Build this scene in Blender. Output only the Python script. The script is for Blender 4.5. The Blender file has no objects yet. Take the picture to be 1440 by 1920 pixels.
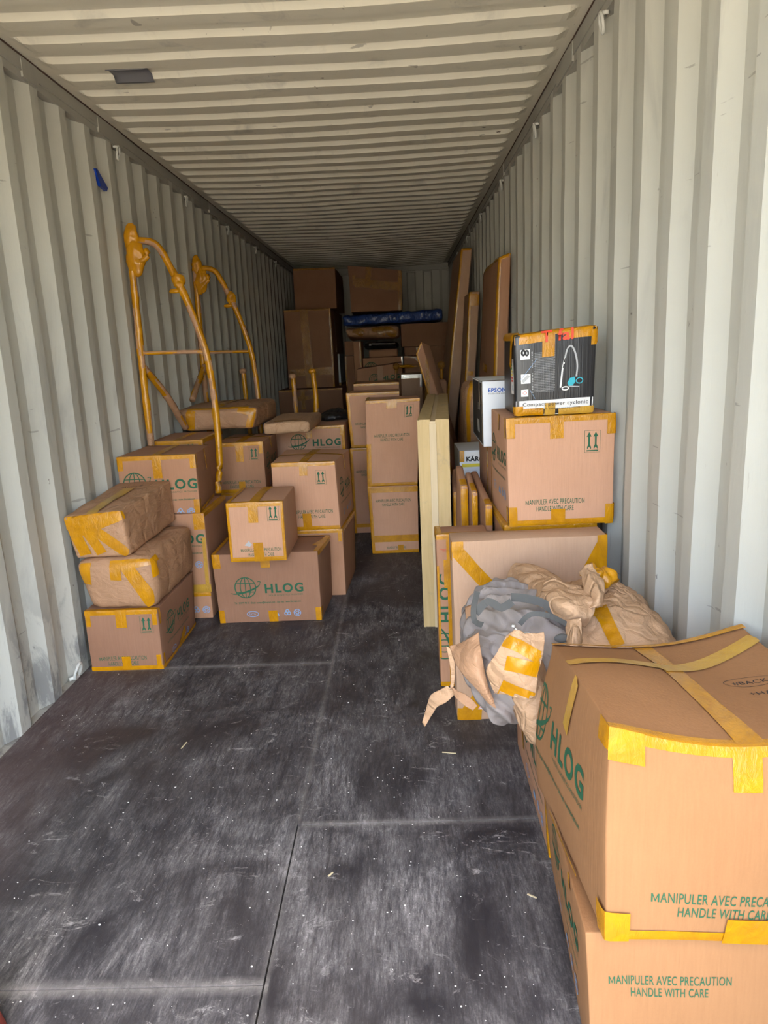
import bpy, bmesh, math, random
from mathutils import Vector, Matrix, noise
from math import sin, cos, pi, radians
random.seed(7)
S = bpy.context.scene
C = bpy.data.collections.new('container_scene'); S.collection.children.link(C)

# ------------------------------------------------------------------ camera
CAM = Vector((0.3647, 0.0, 1.4131))
AX_R = Vector((0.9985, 0.0383, -0.0438)); YAW, PITCH, ROLL = -0.0292, -0.2193, -0.0449
_cy, _sy, _cp, _sp = cos(YAW), sin(YAW), cos(PITCH), sin(PITCH)
_f = Vector((_sy*_cp, _cy*_cp, _sp)); _r = Vector((_cy, -_sy, 0)); _u = _r.cross(_f)
AX_R = cos(ROLL)*_r + sin(ROLL)*_u; AX_U = -sin(ROLL)*_r + cos(ROLL)*_u; AX_F = _f
cd = bpy.data.cameras.new('camera'); cam = bpy.data.objects.new('camera', cd); C.objects.link(cam)
cd.sensor_fit = 'VERTICAL'; cd.sensor_height = 36.0; cd.lens = 1352.8*36/1920; cd.clip_start = 0.05; cd.clip_end = 200
M = Matrix((AX_R, AX_U, -AX_F)).transposed().to_4x4(); M.translation = CAM; cam.matrix_world = M
S.camera = cam
FPX = 1352.8
def at(x, y, Y):
    """point of the container at depth Y seen at photo position (x, y)"""
    d = AX_F + AX_R*((x-720)/FPX) - AX_U*((y-960)/FPX)
    return CAM + d*(Y/d.y)

# ------------------------------------------------------------------ world, sun, exposure
W = bpy.data.worlds.new('sky'); S.world = W; W.use_nodes = True
nt = W.node_tree; bgn = nt.nodes['Background']
sk = nt.nodes.new('ShaderNodeTexSky'); sk.sky_type = 'NISHITA'; sk.sun_disc = False
sk.sun_elevation = radians(57); sk.sun_rotation = radians(172); sk.air_density = 1.0; sk.dust_density = 2.0
nt.links.new(sk.outputs[0], bgn.inputs[0]); bgn.inputs[1].default_value = 0.78
sun = bpy.data.lights.new('sun', 'SUN'); sun.energy = 6.5; sun.angle = radians(.6); sun.color = (1, .94, .84)
so = bpy.data.objects.new('sun', sun); C.objects.link(so)
so.rotation_euler = Vector((-0.08, 0.45, -0.89)).to_track_quat('-Z', 'Y').to_euler()   # high midday sun: lights the yard and only the sill of the open container
S.view_settings.view_transform = 'Standard'; S.view_settings.look = 'None'
S.view_settings.gamma = 1; S.view_settings.use_curve_mapping = False
S.view_settings.exposure = 1.27

# ------------------------------------------------------------------ materials
def N(nt, t, **k):
    n = nt.nodes.new(t)
    for a, b in k.items():
        if a.startswith('i_'): n.inputs[int(a[2:]) if a[2:].isdigit() else a[2:].replace('_', ' ')].default_value = b
        else: setattr(n, a, b)
    return n
def ramp(nt, fac, stops):
    r = nt.nodes.new('ShaderNodeValToRGB'); e = r.color_ramp.elements
    while len(e) < len(stops): e.new(.5)
    for q, (p, c) in zip(e, stops):
        q.position = p; q.color = (c[0], c[1], c[2], 1) if not isinstance(c, (int, float)) else (c, c, c, 1)
    nt.links.new(fac, r.inputs[0]); return r.outputs[0]
def mixc(nt, fac, a, b, bt='MIX'):
    m = nt.nodes.new('ShaderNodeMix'); m.data_type = 'RGBA'; m.blend_type = bt
    for s, v in ((m.inputs[0], fac), (m.inputs[6], a), (m.inputs[7], b)):
        if isinstance(v, bpy.types.NodeSocket): nt.links.new(v, s)
        elif isinstance(v, (int, float)): s.default_value = v
        else: s.default_value = (v[0], v[1], v[2], 1)
    return m.outputs[2]
def noisetex(nt, scale, detail=3, vec=None, rough=.55, dist=0):
    n = N(nt, 'ShaderNodeTexNoise'); n.inputs['Scale'].default_value = scale; n.inputs['Detail'].default_value = detail
    n.inputs['Roughness'].default_value = rough; n.inputs['Distortion'].default_value = dist
    if vec is not None: nt.links.new(vec, n.inputs['Vector'])
    return n.outputs[0]
def mapping(nt, scale=(1, 1, 1), rot=(0, 0, 0), src='Object'):
    t = N(nt, 'ShaderNodeTexCoord')
    if src == 'World': g = N(nt, 'ShaderNodeNewGeometry'); o = g.outputs['Position']
    else: o = t.outputs[src]
    m = N(nt, 'ShaderNodeMapping'); m.inputs['Scale'].default_value = scale; m.inputs['Rotation'].default_value = rot
    nt.links.new(o, m.inputs[0]); return m.outputs[0]
def mat(name, col, rough=.8, spec=.3, metal=0, coat=0):
    m = bpy.data.materials.new(name); m.use_nodes = True; t = m.node_tree; b = t.nodes['Principled BSDF']
    b.inputs['Base Color'].default_value = (*col, 1); b.inputs['Roughness'].default_value = rough
    b.inputs['Specular IOR Level'].default_value = spec; b.inputs['Metallic'].default_value = metal
    b.inputs['Coat Weight'].default_value = coat
    return m, t, b
def bump(t, b, h, strength=.3, dist=.01):
    n = N(t, 'ShaderNodeBump'); n.inputs['Strength'].default_value = strength; n.inputs['Distance'].default_value = dist
    t.links.new(h, n.inputs['Height']); t.links.new(n.outputs[0], b.inputs['Normal'])
def mul(t, a, k):
    n = N(t, 'ShaderNodeMath', operation='MULTIPLY'); t.links.new(a, n.inputs[0])
    if isinstance(k, (int, float)): n.inputs[1].default_value = k
    else: t.links.new(k, n.inputs[1])
    return n.outputs[0]
def add(t, a, c):
    n = N(t, 'ShaderNodeMath', operation='ADD'); t.links.new(a, n.inputs[0]); t.links.new(c, n.inputs[1]); return n.outputs[0]

def card_mat(name, c1, c2, flute=True):
    m, t, b = mat(name, c1, .82, .25)
    v = mapping(t, (1, 1, 1), src='World')
    n1 = noisetex(t, 3.0, 4, v); n2 = noisetex(t, 1.0, 3, mapping(t, (160, 160, 9), src='World')); n3 = noisetex(t, 260, 2, v)
    col = mixc(t, ramp(t, n1, [(.3, 0), (.7, 1)]), c1, c2)
    col = mixc(t, mul(t, ramp(t, n2, [(.35, 0), (.75, 1)]), .22), col, tuple(x*.72 for x in c1))
    col = mixc(t, mul(t, ramp(t, n3, [(.4, 0), (.7, 1)]), .10), col, tuple(min(1, x*1.35) for x in c1))
    t.links.new(col, b.inputs['Base Color'])
    h = add(t, mul(t, n2, .5), mul(t, noisetex(t, 9, 3, v), 1.6))
    bump(t, b, h, .35, .004); return m
M_CARD = card_mat('cardboard', (.39, .20, .112), (.45, .24, .14))
M_CARD2 = card_mat('cardboard_tan', (.30, .146, .061), (.335, .168, .073))
M_CARD_LIT = card_mat('lit_cardboard', (.53, .29, .175), (.60, .34, .215))  # same cardboard made lighter: stronger light on these cartons put into the colour
M_CARD_DIM = card_mat('dimmed_cardboard', (.285, .145, .085), (.33, .175, .105))  # same cardboard made darker: shade on two floor cartons put into the colour
M_CARD_SHADE = card_mat('shaded_cardboard', (.25, .125, .07), (.30, .155, .09))  # darkened copy: light fall-off towards the far end painted into the cardboard
M_CARD3 = card_mat('cardboard_pale', (.47, .29, .18), (.54, .345, .225))
def kraft_mat(name, c1, c2, sc=4, st=.55):
    m, t, b = mat(name, c1, .62, .35)
    v = mapping(t, src='World')
    n1 = noisetex(t, 5, 4, v, .6, .6)
    t.links.new(mixc(t, n1, c1, c2), b.inputs['Base Color'])
    vo = N(t, 'ShaderNodeTexVoronoi', feature='DISTANCE_TO_EDGE'); vo.inputs['Scale'].default_value = sc
    wv = N(t, 'ShaderNodeVectorMath', operation='ADD'); nz = N(t, 'ShaderNodeTexNoise'); nz.inputs['Scale'].default_value = 6
    sca = N(t, 'ShaderNodeVectorMath', operation='SCALE'); sca.inputs['Scale'].default_value = .25
    t.links.new(v, nz.inputs['Vector']); t.links.new(nz.outputs['Color'], sca.inputs[0]); t.links.new(v, wv.inputs[0]); t.links.new(sca.outputs[0], wv.inputs[1])
    t.links.new(wv.outputs[0], vo.inputs['Vector'])
    n2 = noisetex(t, 12, 5, mapping(t, (1, .5, 1.6), (0.4, .5, .2), 'World'), .6, 1.4)
    bump(t, b, add(t, mul(t, ramp(t, vo.outputs['Distance'], [(0, 0), (.16, 1)]), .5), mul(t, n2, 1.5)), st, .012); return m
M_KRAFT = kraft_mat('kraft_paper', (.39, .215, .115), (.46, .265, .15), 5, .6)
M_KRAFT2 = kraft_mat('kraft_paper_pale', (.46, .28, .155), (.54, .34, .20), 12, .6)
def tape_mat(name, c1, c2, rough=.26, bs=.36):
    m, t, b = mat(name, c1, rough, .42, 0, .14)
    b.inputs['Coat Roughness'].default_value = .10
    v = mapping(t, src='World'); n1 = noisetex(t, 16, 4, v, .6, 1.0)
    t.links.new(mixc(t, ramp(t, n1, [(.35, 0), (.68, 1)]), c1, c2), b.inputs['Base Color'])
    n2 = noisetex(t, 45, 4, mapping(t, (1, 1, .45), src='World'), .65, 2.2)
    bump(t, b, n2, bs, .006); return m
M_TAPE = tape_mat('yellow_packing_tape', (.55, .245, .001), (.42, .178, .003))
M_TAPE2 = tape_mat('yellow_packing_tape_over_card', (.52, .30, .035), (.43, .23, .028), .34)
M_TAPEB = tape_mat('amber_packing_tape', (.34, .155, .018), (.24, .105, .014), .13, 1.0)
M_GREEN = mat('green_ink', (.022, .105, .052), .7)[0]
M_BLUE = mat('pale_blue_ink', (.22, .34, .52), .7)[0]
M_BLACK = mat('black_ink', (.02, .02, .022), .6)[0]
M_WHITE = mat('white_print', (.75, .75, .74), .5)[0]
M_RED = mat('red_print', (.75, .08, .04), .4)[0]
M_SILVER = mat('grey_print', (.42, .43, .44), .35)[0]
M_TEAL = mat('turquoise_print', (.05, .42, .52), .3)[0]
M_YELLOW = mat('yellow_print', (.8, .66, .05), .4)[0]
M_EBLUE = mat('blue_print', (.02, .10, .45), .4)[0]
M_GREENP = mat('leaf_green_print', (.1, .5, .1), .4)[0]
INKS = [M_GREEN, M_BLUE, M_BLACK, M_WHITE, M_RED, M_SILVER, M_TEAL, M_YELLOW, M_EBLUE, M_GREENP]
INK = dict(g=1, b=2, k=3, w=4, r=5, s=6, t=7, y=8, e=9, G=10)
m, t, b = mat('glossy_black_carton', (.018, .018, .02), .35, .5); M_BCARD = m
bump(t, b, noisetex(t, 1, 2, mapping(t, (240, 240, 3), src='World')), .5, .002)
m, t, b = mat('white_printed_carton', (.72, .74, .77), .5, .4); M_WCARD = m
bump(t, b, noisetex(t, 8, 4, mapping(t, src='World')), .3, .004)

# painted steel
def steel_mat(name, c1, c2, sc=1.0):
    m, t, b = mat(name, c1, .5, .35)
    v = mapping(t, src='World')
    n1 = noisetex(t, 1.3*sc, 5, v); col = mixc(t, ramp(t, n1, [(.35, 0), (.7, 1)]), c1, c2)
    # grey handling scuffs, stretched upright
    n2 = noisetex(t, 2.2, 6, mapping(t, (2.2, 2.2, .55), src='World'), .62, .6)
    col = mixc(t, mul(t, ramp(t, n2, [(.58, 0), (.74, 1)]), .45), col, (.26, .26, .25))
    n3 = noisetex(t, 26, 3, mapping(t, (1, 1, .6), src='World'), .5, .3)
    n3b = noisetex(t, 1.7, 2, v)
    col = mixc(t, mul(t, ramp(t, n3, [(.735, 0), (.76, 1)]), ramp(t, n3b, [(.45, 0), (.6, 1)])), col, (.10, .07, .055))
    n4 = noisetex(t, 14, 5, mapping(t, (1, 2.5, .35), (.35, 0, 0), 'World'), .7, .8)
    col = mixc(t, mul(t, ramp(t, n4, [(.68, 0), (.72, 1)]), .4), col, (.30, .27, .22))
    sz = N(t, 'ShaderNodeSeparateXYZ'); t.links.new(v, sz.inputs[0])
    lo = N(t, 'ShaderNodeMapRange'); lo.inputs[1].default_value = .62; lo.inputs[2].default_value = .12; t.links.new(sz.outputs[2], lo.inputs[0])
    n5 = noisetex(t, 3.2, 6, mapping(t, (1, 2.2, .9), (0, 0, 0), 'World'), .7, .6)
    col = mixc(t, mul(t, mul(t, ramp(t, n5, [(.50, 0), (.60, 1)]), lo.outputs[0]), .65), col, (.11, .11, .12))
    n6 = noisetex(t, 7, 3, mapping(t, (1, .6, 5), (.5, 0, 0), 'World'), .5, .2)
    col = mixc(t, mul(t, ramp(t, n6, [(.715, 0), (.73, 1)]), .6), col, (.22, .20, .18))
    t.links.new(col, b.inputs['Base Color'])
    bump(t, b, add(t, noisetex(t, 2.5, 3, v), mul(t, n4, .15)), .25, .02); return m, t, b
M_WALL = steel_mat('cream_painted_steel', (.49, .49, .435), (.56, .56, .50))[0]
M_ROOF = steel_mat('roof_painted_steel', (.70, .665, .55), (.78, .745, .63))[0]
M_RAIL = steel_mat('rail_painted_steel', (.36, .35, .31), (.43, .42, .37))[0]
M_RUST = mat('rusty_seam', (.09, .055, .04), .9)[0]

# floor
m, t, b = mat('dark_worn_plywood', (.05, .05, .055), .62, .4); M_FLOOR = m
v = mapping(t, src='World')
base = mixc(t, ramp(t, noisetex(t, 1.1, 4, v), [(.35, 0), (.65, 1)]), (.016, .016, .021), (.036, .032, .034))
big = noisetex(t, 2.3, 6, mapping(t, (1.0, .8, 1), (0, 0, .5), 'World'), .62, 1.2)
str1 = noisetex(t, 9, 7, mapping(t, (1.8, .5, 1), (0, 0, -.45), 'World'), .72, .7)
str2 = noisetex(t, 34, 6, mapping(t, (2.6, .35, 1), (0, 0, -.2), 'World'), .8, .3)
d1 = mul(t, ramp(t, big, [(.36, 0), (.66, 1)]), ramp(t, str1, [(.30, 0), (.70, 1)]))
d1 = mul(t, d1, ramp(t, str2, [(.36, .25), (.60, 1)]))
str3 = noisetex(t, 100, 4, mapping(t, (2.2, .40, 1), (0, 0, -.50), 'World'), .75, .4)
fine = noisetex(t, 210, 3, v, .7)
d1 = mul(t, d1, ramp(t, noisetex(t, .9, 3, v), [(.35, .55), (.6, 1)]))
d1 = mul(t, d1, ramp(t, str3, [(.36, .45), (.62, 1.0)])); d1 = mul(t, d1, ramp(t, fine, [(.35, .6), (.6, 1)]))
d1 = add(t, mul(t, d1, 1.35), mul(t, mul(t, ramp(t, str3, [(.60, 0), (.72, 1)]), ramp(t, big, [(.4, .1), (.65, 1)])), .35))
col = mixc(t, mul(t, d1, .95), base, (.46, .44, .435))
sp = noisetex(t, 8, 9, mapping(t, (1, 1.7, 1), (0, 0, .9), 'World'), .82, 1.1)
col = mixc(t, mul(t, ramp(t, sp, [(.585, 0), (.70, 1)]), .75), col, (.48, .46, .45))
# warm brown worn strip beside the left wall
sx = N(t, 'ShaderNodeSeparateXYZ'); t.links.new(v, sx.inputs[0])
edge = N(t, 'ShaderNodeMapRange'); edge.inputs[1].default_value = -.72; edge.inputs[2].default_value = -1.08; t.links.new(add(t, sx.outputs[0], mul(t, big, .25)), edge.inputs[0])
edge.inputs[1].default_value = -.62; edge.inputs[2].default_value = -.95
col = mixc(t, mul(t, edge.outputs[0], .55), col, (.085, .045, .04))
# pale dust collected along the sheet seams
def seam(sock, pos, w):
    n = N(t, 'ShaderNodeMath', operation='SUBTRACT'); t.links.new(sock, n.inputs[0]); n.inputs[1].default_value = pos
    a = N(t, 'ShaderNodeMath', operation='ABSOLUTE'); t.links.new(n.outputs[0], a.inputs[0])
    r = N(t, 'ShaderNodeMapRange'); r.inputs[1].default_value = w; r.inputs[2].default_value = 0; t.links.new(a.outputs[0], r.inputs[0]); return r.outputs[0]
for sock, pos, w in ((sx.outputs[0], 0.0, .016), (sx.outputs[1], 1.378, .03), (sx.outputs[1], 3.14, .03), (sx.outputs[1], 1.955, .02)):
    s_ = seam(sock, pos, w)
    side = N(t, 'ShaderNodeMath', operation='LESS_THAN' if pos != 1.955 else 'GREATER_THAN'); side.inputs[1].default_value = .01; t.links.new(sx.outputs[0], side.inputs[0])
    k = mul(t, s_, .35) if pos == 0 else mul(t, mul(t, s_, .55), side.outputs[0])
    col = mixc(t, mul(t, k, ramp(t, sp, [(.35, .2), (.6, 1)])), col, (.33, .31, .29))
t.links.new(col, b.inputs['Base Color'])
t.links.new(ramp(t, big, [(.3, .42), (.7, .75)]), b.inputs['Roughness'])
bump(t, b, add(t, str1, mul(t, str2, .5)), .35, .006)

M_EARTH = mat('pale_concrete_yard', (.56, .46, .31), .9)[0]
m, t, b = mat('crate_plywood', (.72, .56, .28), .6, .3); M_PLY = m
v = mapping(t, src='World')
g = noisetex(t, 5, 6, mapping(t, (6, 6, .5), src='World'), .6, .8)
col = mixc(t, ramp(t, g, [(.3, 0), (.7, 1)]), (.54, .385, .17), (.66, .49, .245))
col = mixc(t, mul(t, ramp(t, noisetex(t, 7, 6, v, .7), [(.58, 0), (.75, 1)]), .6), col, (.30, .25, .18))
t.links.new(col, b.inputs['Base Color']); bump(t, b, g, .3, .004)
m, t, b = mat('crate_batten_pine', (.74, .64, .42), .6, .3); M_PINE = m
g = noisetex(t, 4, 5, mapping(t, (14, 14, .5), src='World'), .6, .5); t.links.new(mixc(t, g, (.62, .48, .28), (.74, .60, .39)), b.inputs['Base Color'])
m, t, b = mat('grey_bag_fabric', (.29, .25, .225), .85, .2); M_BAG = m
v = mapping(t, src='World'); t.links.new(mixc(t, noisetex(t, 5, 3, v), (.25, .215, .195), (.34, .295, .27)), b.inputs['Base Color'])
bump(t, b, add(t, noisetex(t, 7, 4, v, .5, 1.0), mul(t, noisetex(t, 400, 1, v), .05)), .5, .02)
M_STRAP = mat('grey_green_webbing', (.085, .085, .08), .85)[0]
m, t, b = mat('blue_tarpaulin', (.015, .055, .24), .30, .5, 0, .15); M_TARP = m
bump(t, b, noisetex(t, 9, 5, mapping(t, (1, 1, .4), (0, .5, 0), 'World'), .6, 2.0), .9, .04)
m, t, b = mat('black_plastic_film', (.012, .012, .014), .2, .6); M_FILM = m
bump(t, b, noisetex(t, 14, 5, mapping(t, src='World'), .6, 2.0), .8, .02)
m, t, b = mat('silver_tape', (.55, .53, .50), .22, .7, .5); M_STAPE = m
bump(t, b, noisetex(t, 40, 4, mapping(t, src='World'), .6, 1.5), .5, .005)
M_HOOK = mat('painted_ring_steel', (.62, .62, .57), .5)[0]
M_CORAL = mat('coral_red_plastic', (.75, .14, .10), .5)[0]
M_BTAPE = mat('blue_tape', (.005, .04, .33), .35)[0]
M_GTAPE = mat('grey_tape', (.17, .17, .19), .4)[0]
M_DUST = mat('white_crumbs', (.68, .67, .63), .9)[0]
M_STRAW = mat('straw_sliver', (.55, .48, .30), .8)[0]
M_PANELW = mat('pale_grey_board', (.42, .46, .47), .6)[0]

# ------------------------------------------------------------------ object helpers
def link(name, me, mats, parent=None, smooth=True, loc=None):
    for x in mats: me.materials.append(x)
    if smooth:
        for p in me.polygons: p.use_smooth = True
    o = bpy.data.objects.new(name, me); C.objects.link(o)
    if parent is not None:
        o.parent = parent; o.matrix_parent_inverse = Matrix.Translation(-parent.location) if parent.type == 'EMPTY' else Matrix.Identity(4)
    return o
def recentre(o):
    """put a lone mesh's origin at its base"""
    vs = [v.co for v in o.data.vertices]
    lo = Vector((min(v[i] for v in vs) for i in range(3))); hi = Vector((max(v[i] for v in vs) for i in range(3)))
    c = Vector(((lo.x+hi.x)/2, (lo.y+hi.y)/2, lo.z))
    for v in o.data.vertices: v.co -= c
    o.location = c
def tag(o, label, cat, group=None):
    o['label'] = label; o['category'] = cat
    if group: o['group'] = group
    return o
def struct(name, bm, mats, parent=None, smooth=False):
    me = bpy.data.meshes.new(name); bm.to_mesh(me); bm.free()
    o = link(name, me, mats, parent, smooth)
    if parent is None: o['kind'] = 'structure'
    return o
def obj(name, bm, mats, parent=None, smooth=True):
    me = bpy.data.meshes.new(name); bm.to_mesh(me); bm.free()
    if not isinstance(mats, (list, tuple)): mats = [mats]
    return link(name, me, mats, parent, smooth)
def thing(name, loc, label, cat, group=None):
    o = bpy.data.objects.new(name, None); C.objects.link(o); o.location = loc; o.empty_display_size = .1
    return tag(o, label, cat, group)
def addbox(bm, a, b_, mi=0, rot=None, piv=None):
    vs = []
    for z in (a[2], b_[2]):
        for x, y in ((a[0], a[1]), (b_[0], a[1]), (b_[0], b_[1]), (a[0], b_[1])):
            p = Vector((x, y, z))
            if rot is not None: p = rot @ (p-piv) + piv
            vs.append(bm.verts.new(p))
    for f in ((0, 3, 2, 1), (4, 5, 6, 7), (0, 1, 5, 4), (1, 2, 6, 5), (2, 3, 7, 6), (3, 0, 4, 7)):
        bm.faces.new([vs[i] for i in f]).material_index = mi
    return vs
def grid(bm, fn, nu, nv, mi=0, us=None, vs_=None):
    us = us or [i/nu for i in range(nu+1)]; vs_ = vs_ or [i/nv for i in range(nv+1)]
    V = [[bm.verts.new(fn(u, v)) for v in vs_] for u in us]
    for i in range(len(us)-1):
        for j in range(len(vs_)-1):
            f = bm.faces.new((V[i][j], V[i+1][j], V[i+1][j+1], V[i][j+1])); f.material_index = mi
    return V
def tube(bm, pts, r, n=10, mi=0, rfn=None, mfn=None, cap=True):
    pts = [Vector(p) for p in pts]; rings = []; up = Vector((.13, .2, 1)).normalized()
    for i, p in enumerate(pts):
        d = (pts[min(i+1, len(pts)-1)]-pts[max(i-1, 0)]).normalized()
        a = d.cross(up)
        if a.length < .1: a = d.cross(Vector((1, .1, 0)))
        a.normalize(); c = d.cross(a)
        rings.append([bm.verts.new(p+(a*cos(2*pi*k/n)+c*sin(2*pi*k/n))*((rfn(i, k) if rfn else 1)*r)) for k in range(n)])
    for i in range(len(rings)-1):
        for k in range(n):
            f = bm.faces.new((rings[i][k], rings[i][(k+1) % n], rings[i+1][(k+1) % n], rings[i+1][k]))
            f.material_index = mfn(i, k) if mfn else mi
    if cap: bm.faces.new(rings[0][::-1]).material_index = mi; bm.faces.new(rings[-1]).material_index = mi
def resample(pts, step):
    pts = [Vector(p) for p in pts]; out = []
    def cr(p0, p1, p2, p3, t):
        return .5*((2*p1)+(-p0+p2)*t+(2*p0-5*p1+4*p2-p3)*t*t+(-p0+3*p1-3*p2+p3)*t**3)
    for i in range(len(pts)-1):
        p0 = pts[max(i-1, 0)]; p3 = pts[min(i+2, len(pts)-1)]; n = max(1, int((pts[i+1]-pts[i]).length/step))
        for k in range(n): out.append(cr(p0, pts[i], pts[i+1], p3, k/n))
    out.append(pts[-1]); return out
def ridged(p, f):
    a = noise.noise(p*f); b_ = noise.noise(p*f*2.1+Vector((5, 3, 1)))
    return (1-2*abs(a))*.65+(1-2*abs(b_))*.35

# ------------------------------------------------------------------ lettering
_tc = {}
def text_geo(s, bold=0.0, sx=1.0):
    k = (s, bold, sx)
    if k in _tc: return _tc[k]
    cu = bpy.data.curves.new('t', 'FONT'); cu.body = s; cu.size = 1; cu.offset = bold; cu.resolution_u = 3; cu.space_character = 1.20 if s == 'HLOG' else 1.06
    o = bpy.data.objects.new('t', cu); C.objects.link(o); dg = bpy.context.evaluated_depsgraph_get()
    me = o.evaluated_get(dg).to_mesh(); V = [(v.co.x*sx, v.co.y) for v in me.vertices]; F = [tuple(p.vertices) for p in me.polygons]
    bpy.data.objects.remove(o); bpy.data.curves.remove(cu)
    x0 = min(v[0] for v in V); x1 = max(v[0] for v in V)
    _tc[k] = ([(v[0]-x0, v[1]) for v in V], F, x1-x0); return _tc[k]
def g_text(out, s, xc, z, width=None, size=None, bold=.012, ink='g', sx=.88, align='c'):
    V, F, w = text_geo(s, bold, sx); k = size if size else width/w
    x0 = xc-(w*k/2 if align == 'c' else 0)
    out.append(([(x0+v[0]*k, z+v[1]*k) for v in V], F, INK[ink]))
def g_line(out, pts, w, ink='g', closed=False):
    n = len(pts); V = []; F = []
    for i, p in enumerate(pts):
        a = pts[(i-1) % n] if (closed or i > 0) else p; c = pts[(i+1) % n] if (closed or i < n-1) else p
        dx, dy = c[0]-a[0], c[1]-a[1]; L = math.hypot(dx, dy) or 1; nx, ny = -dy/L*w/2, dx/L*w/2
        V += [(p[0]+nx, p[1]+ny), (p[0]-nx, p[1]-ny)]
    for i in range(n if closed else n-1):
        j = (i+1) % n; F.append((2*i, 2*i+1, 2*j+1, 2*j))
    out.append((V, F, INK[ink]))
def g_rect(out, x0, z0, x1, z1, ink='g'): out.append(([(x0, z0), (x1, z0), (x1, z1), (x0, z1)], [(0, 1, 2, 3)], INK[ink]))
def g_poly(out, pts, ink='g'): out.append((list(pts), [tuple(range(len(pts)))], INK[ink]))
def ell(xc, zc, a, b_, a0=0, a1=2*pi, n=24, rot=0, closed=True):
    r = []
    for i in range(n if closed else n+1):
        t = a0+(a1-a0)*i/n; x, y = a*cos(t), b_*sin(t); r.append((xc+x*cos(rot)-y*sin(rot), zc+x*sin(rot)+y*cos(rot)))
    return r
def g_globe(out, xc, zc, R, ink='g'):
    g_line(out, ell(xc, zc, R, R), R*.10, ink, True); g_line(out, ell(xc, zc, R*.48, R, n=20), R*.08, ink, True)
    g_line(out, [(xc, zc-R), (xc, zc+R)], R*.08, ink)
    for h in (-.45, .42):
        w = math.sqrt(1-h*h)*R; g_line(out, [(xc-w, zc+h*R), (xc+w, zc+h*R)], R*.08, ink)
    # orbit swoosh
    V = []; F = []
    for i in range(21):
        s = i/20; tt = pi*(1.02+.98*s); x = 1.5*R*cos(tt); y = .42*R*sin(tt); th = R*(.02+.16*sin(pi*s)**.8); a = .30
        for q in (y-th/2, y+th/2): V.append((xc+x*cos(a)-q*sin(a), zc+x*sin(a)+q*cos(a)))
    for i in range(20): F.append((2*i, 2*i+2, 2*i+3, 2*i+1))
    out.append((V, F, INK[ink]))
    g_line(out, ell(xc+R*1.28, zc+R*.48, R*.20, R*.09, -1.2, 1.9, 8, .3, False), R*.07, ink)
def logo(xc, zc, k=1.0, icons=True, small=True):
    """shipping firm print of a carton's long side, centred on xc, lettering centred on zc (metres on the face)"""
    o = []
    g_globe(o, xc-.125*k, zc+.005*k, .058*k)
    g_text(o, 'HLOG', xc+.088*k, zc-.027*k, width=.212*k, bold=.032, sx=1.0)
    if small:
        g_text(o, 'YOUR LOGISTICS PROVIDER', xc+.095*k, zc-.047*k, width=.19*k, bold=0, sx=1.2)
        g_text(o, 'Tel : 233 77 98 35 - Email: contact@hlogcam.com - Site web : www.hlogcam.com', xc-.01, zc-.088*k, width=.37*k, bold=.02, sx=.7)
    if icons:
        z = zc-.150*k
        g_line(o, ell(xc-.10*k, z, .032*k, .016*k), .004*k, 'b', True); g_text(o, 'IATA', xc-.10*k, z-.007*k, width=.035*k, ink='b')
        g_poly(o, [(xc+.00*k, z-.014*k), (xc+.05*k, z-.014*k), (xc+.04*k, z+.006*k), (xc+.025*k, z+.016*k), (xc+.012*k, z+.004*k)], 'b')
        for q in range(3):
            a = 2*pi*q/3+pi/2; g_line(o, ell(xc+.095*k+.009*k*cos(a), z+.002*k+.009*k*sin(a), .009*k, .009*k, n=10), .005*k, 'b', True)
        g_line(o, ell(xc+.15*k, z, .019*k, .019*k, n=16), .004*k, 'b', True); g_line(o, ell(xc+.15*k, z, .009*k, .009*k, n=8), .005*k, 'b', True)
        for q in range(6): a = pi*q/3; g_line(o, [(xc+.15*k+.010*k*cos(a), z+.010*k*sin(a)), (xc+.15*k+.018*k*cos(a), z+.018*k*sin(a))], .003*k, 'b')
    return o
def handle(xc, z, k=1.0):
    o = []
    mw, mh, x0 = .0132*k, .0176*k, xc-.1215*k; zm = z+.029*k; st = .0026*k
    g_rect(o, x0, zm, x0+st, zm+mh); g_rect(o, x0+mw-st, zm, x0+mw, zm+mh)
    g_poly(o, [(x0+st, zm+mh), (x0+st, zm+mh*.72), (x0+mw/2, zm+mh*.02), (x0+mw/2, zm+mh*.32)]); g_poly(o, [(x0+mw-st, zm+mh), (x0+mw/2, zm+mh*.32), (x0+mw/2, zm+mh*.02), (x0+mw-st, zm+mh*.72)])
    g_text(o, 'ANIPULER AVEC PRECAUTION', xc+.0078*k, zm, width=.2294*k, bold=.005, sx=.52)
    g_text(o, 'HANDLE WITH CARE', xc, z, width=.155*k, bold=.005, sx=.52)
    return o
def arrows(xc, zc, k=1.0):
    o = []; w, h = .029*k, .041*k
    g_line(o, [(xc-w, zc-h), (xc+w, zc-h), (xc+w, zc+h), (xc-w, zc+h)], .0016*k, 'g', True)
    for s in (-1, 1):
        x = xc+s*.0125*k
        g_poly(o, [(x-.0095*k, zc+.018*k), (x+.0095*k, zc+.018*k), (x, zc+.036*k)])
        g_rect(o, x-.0035*k, zc-.018*k, x+.0035*k, zc+.018*k)
        g_poly(o, [(x-.0035*k, zc-.012*k), (x-.0075*k, zc-.020*k), (x-.0075*k, zc-.030*k), (x, zc-.020*k), (x+.0075*k, zc-.030*k), (x+.0075*k, zc-.020*k), (x+.0035*k, zc-.012*k)])
    g_rect(o, xc-.022*k, zc-.037*k, xc+.022*k, zc-.0325*k); return o
def rotg(g, x0, z0):
    """turn a print a quarter turn anticlockwise"""
    return [([(x0-v[1], z0+v[0]) for v in V], F, m_) for V, F, m_ in g]

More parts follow.
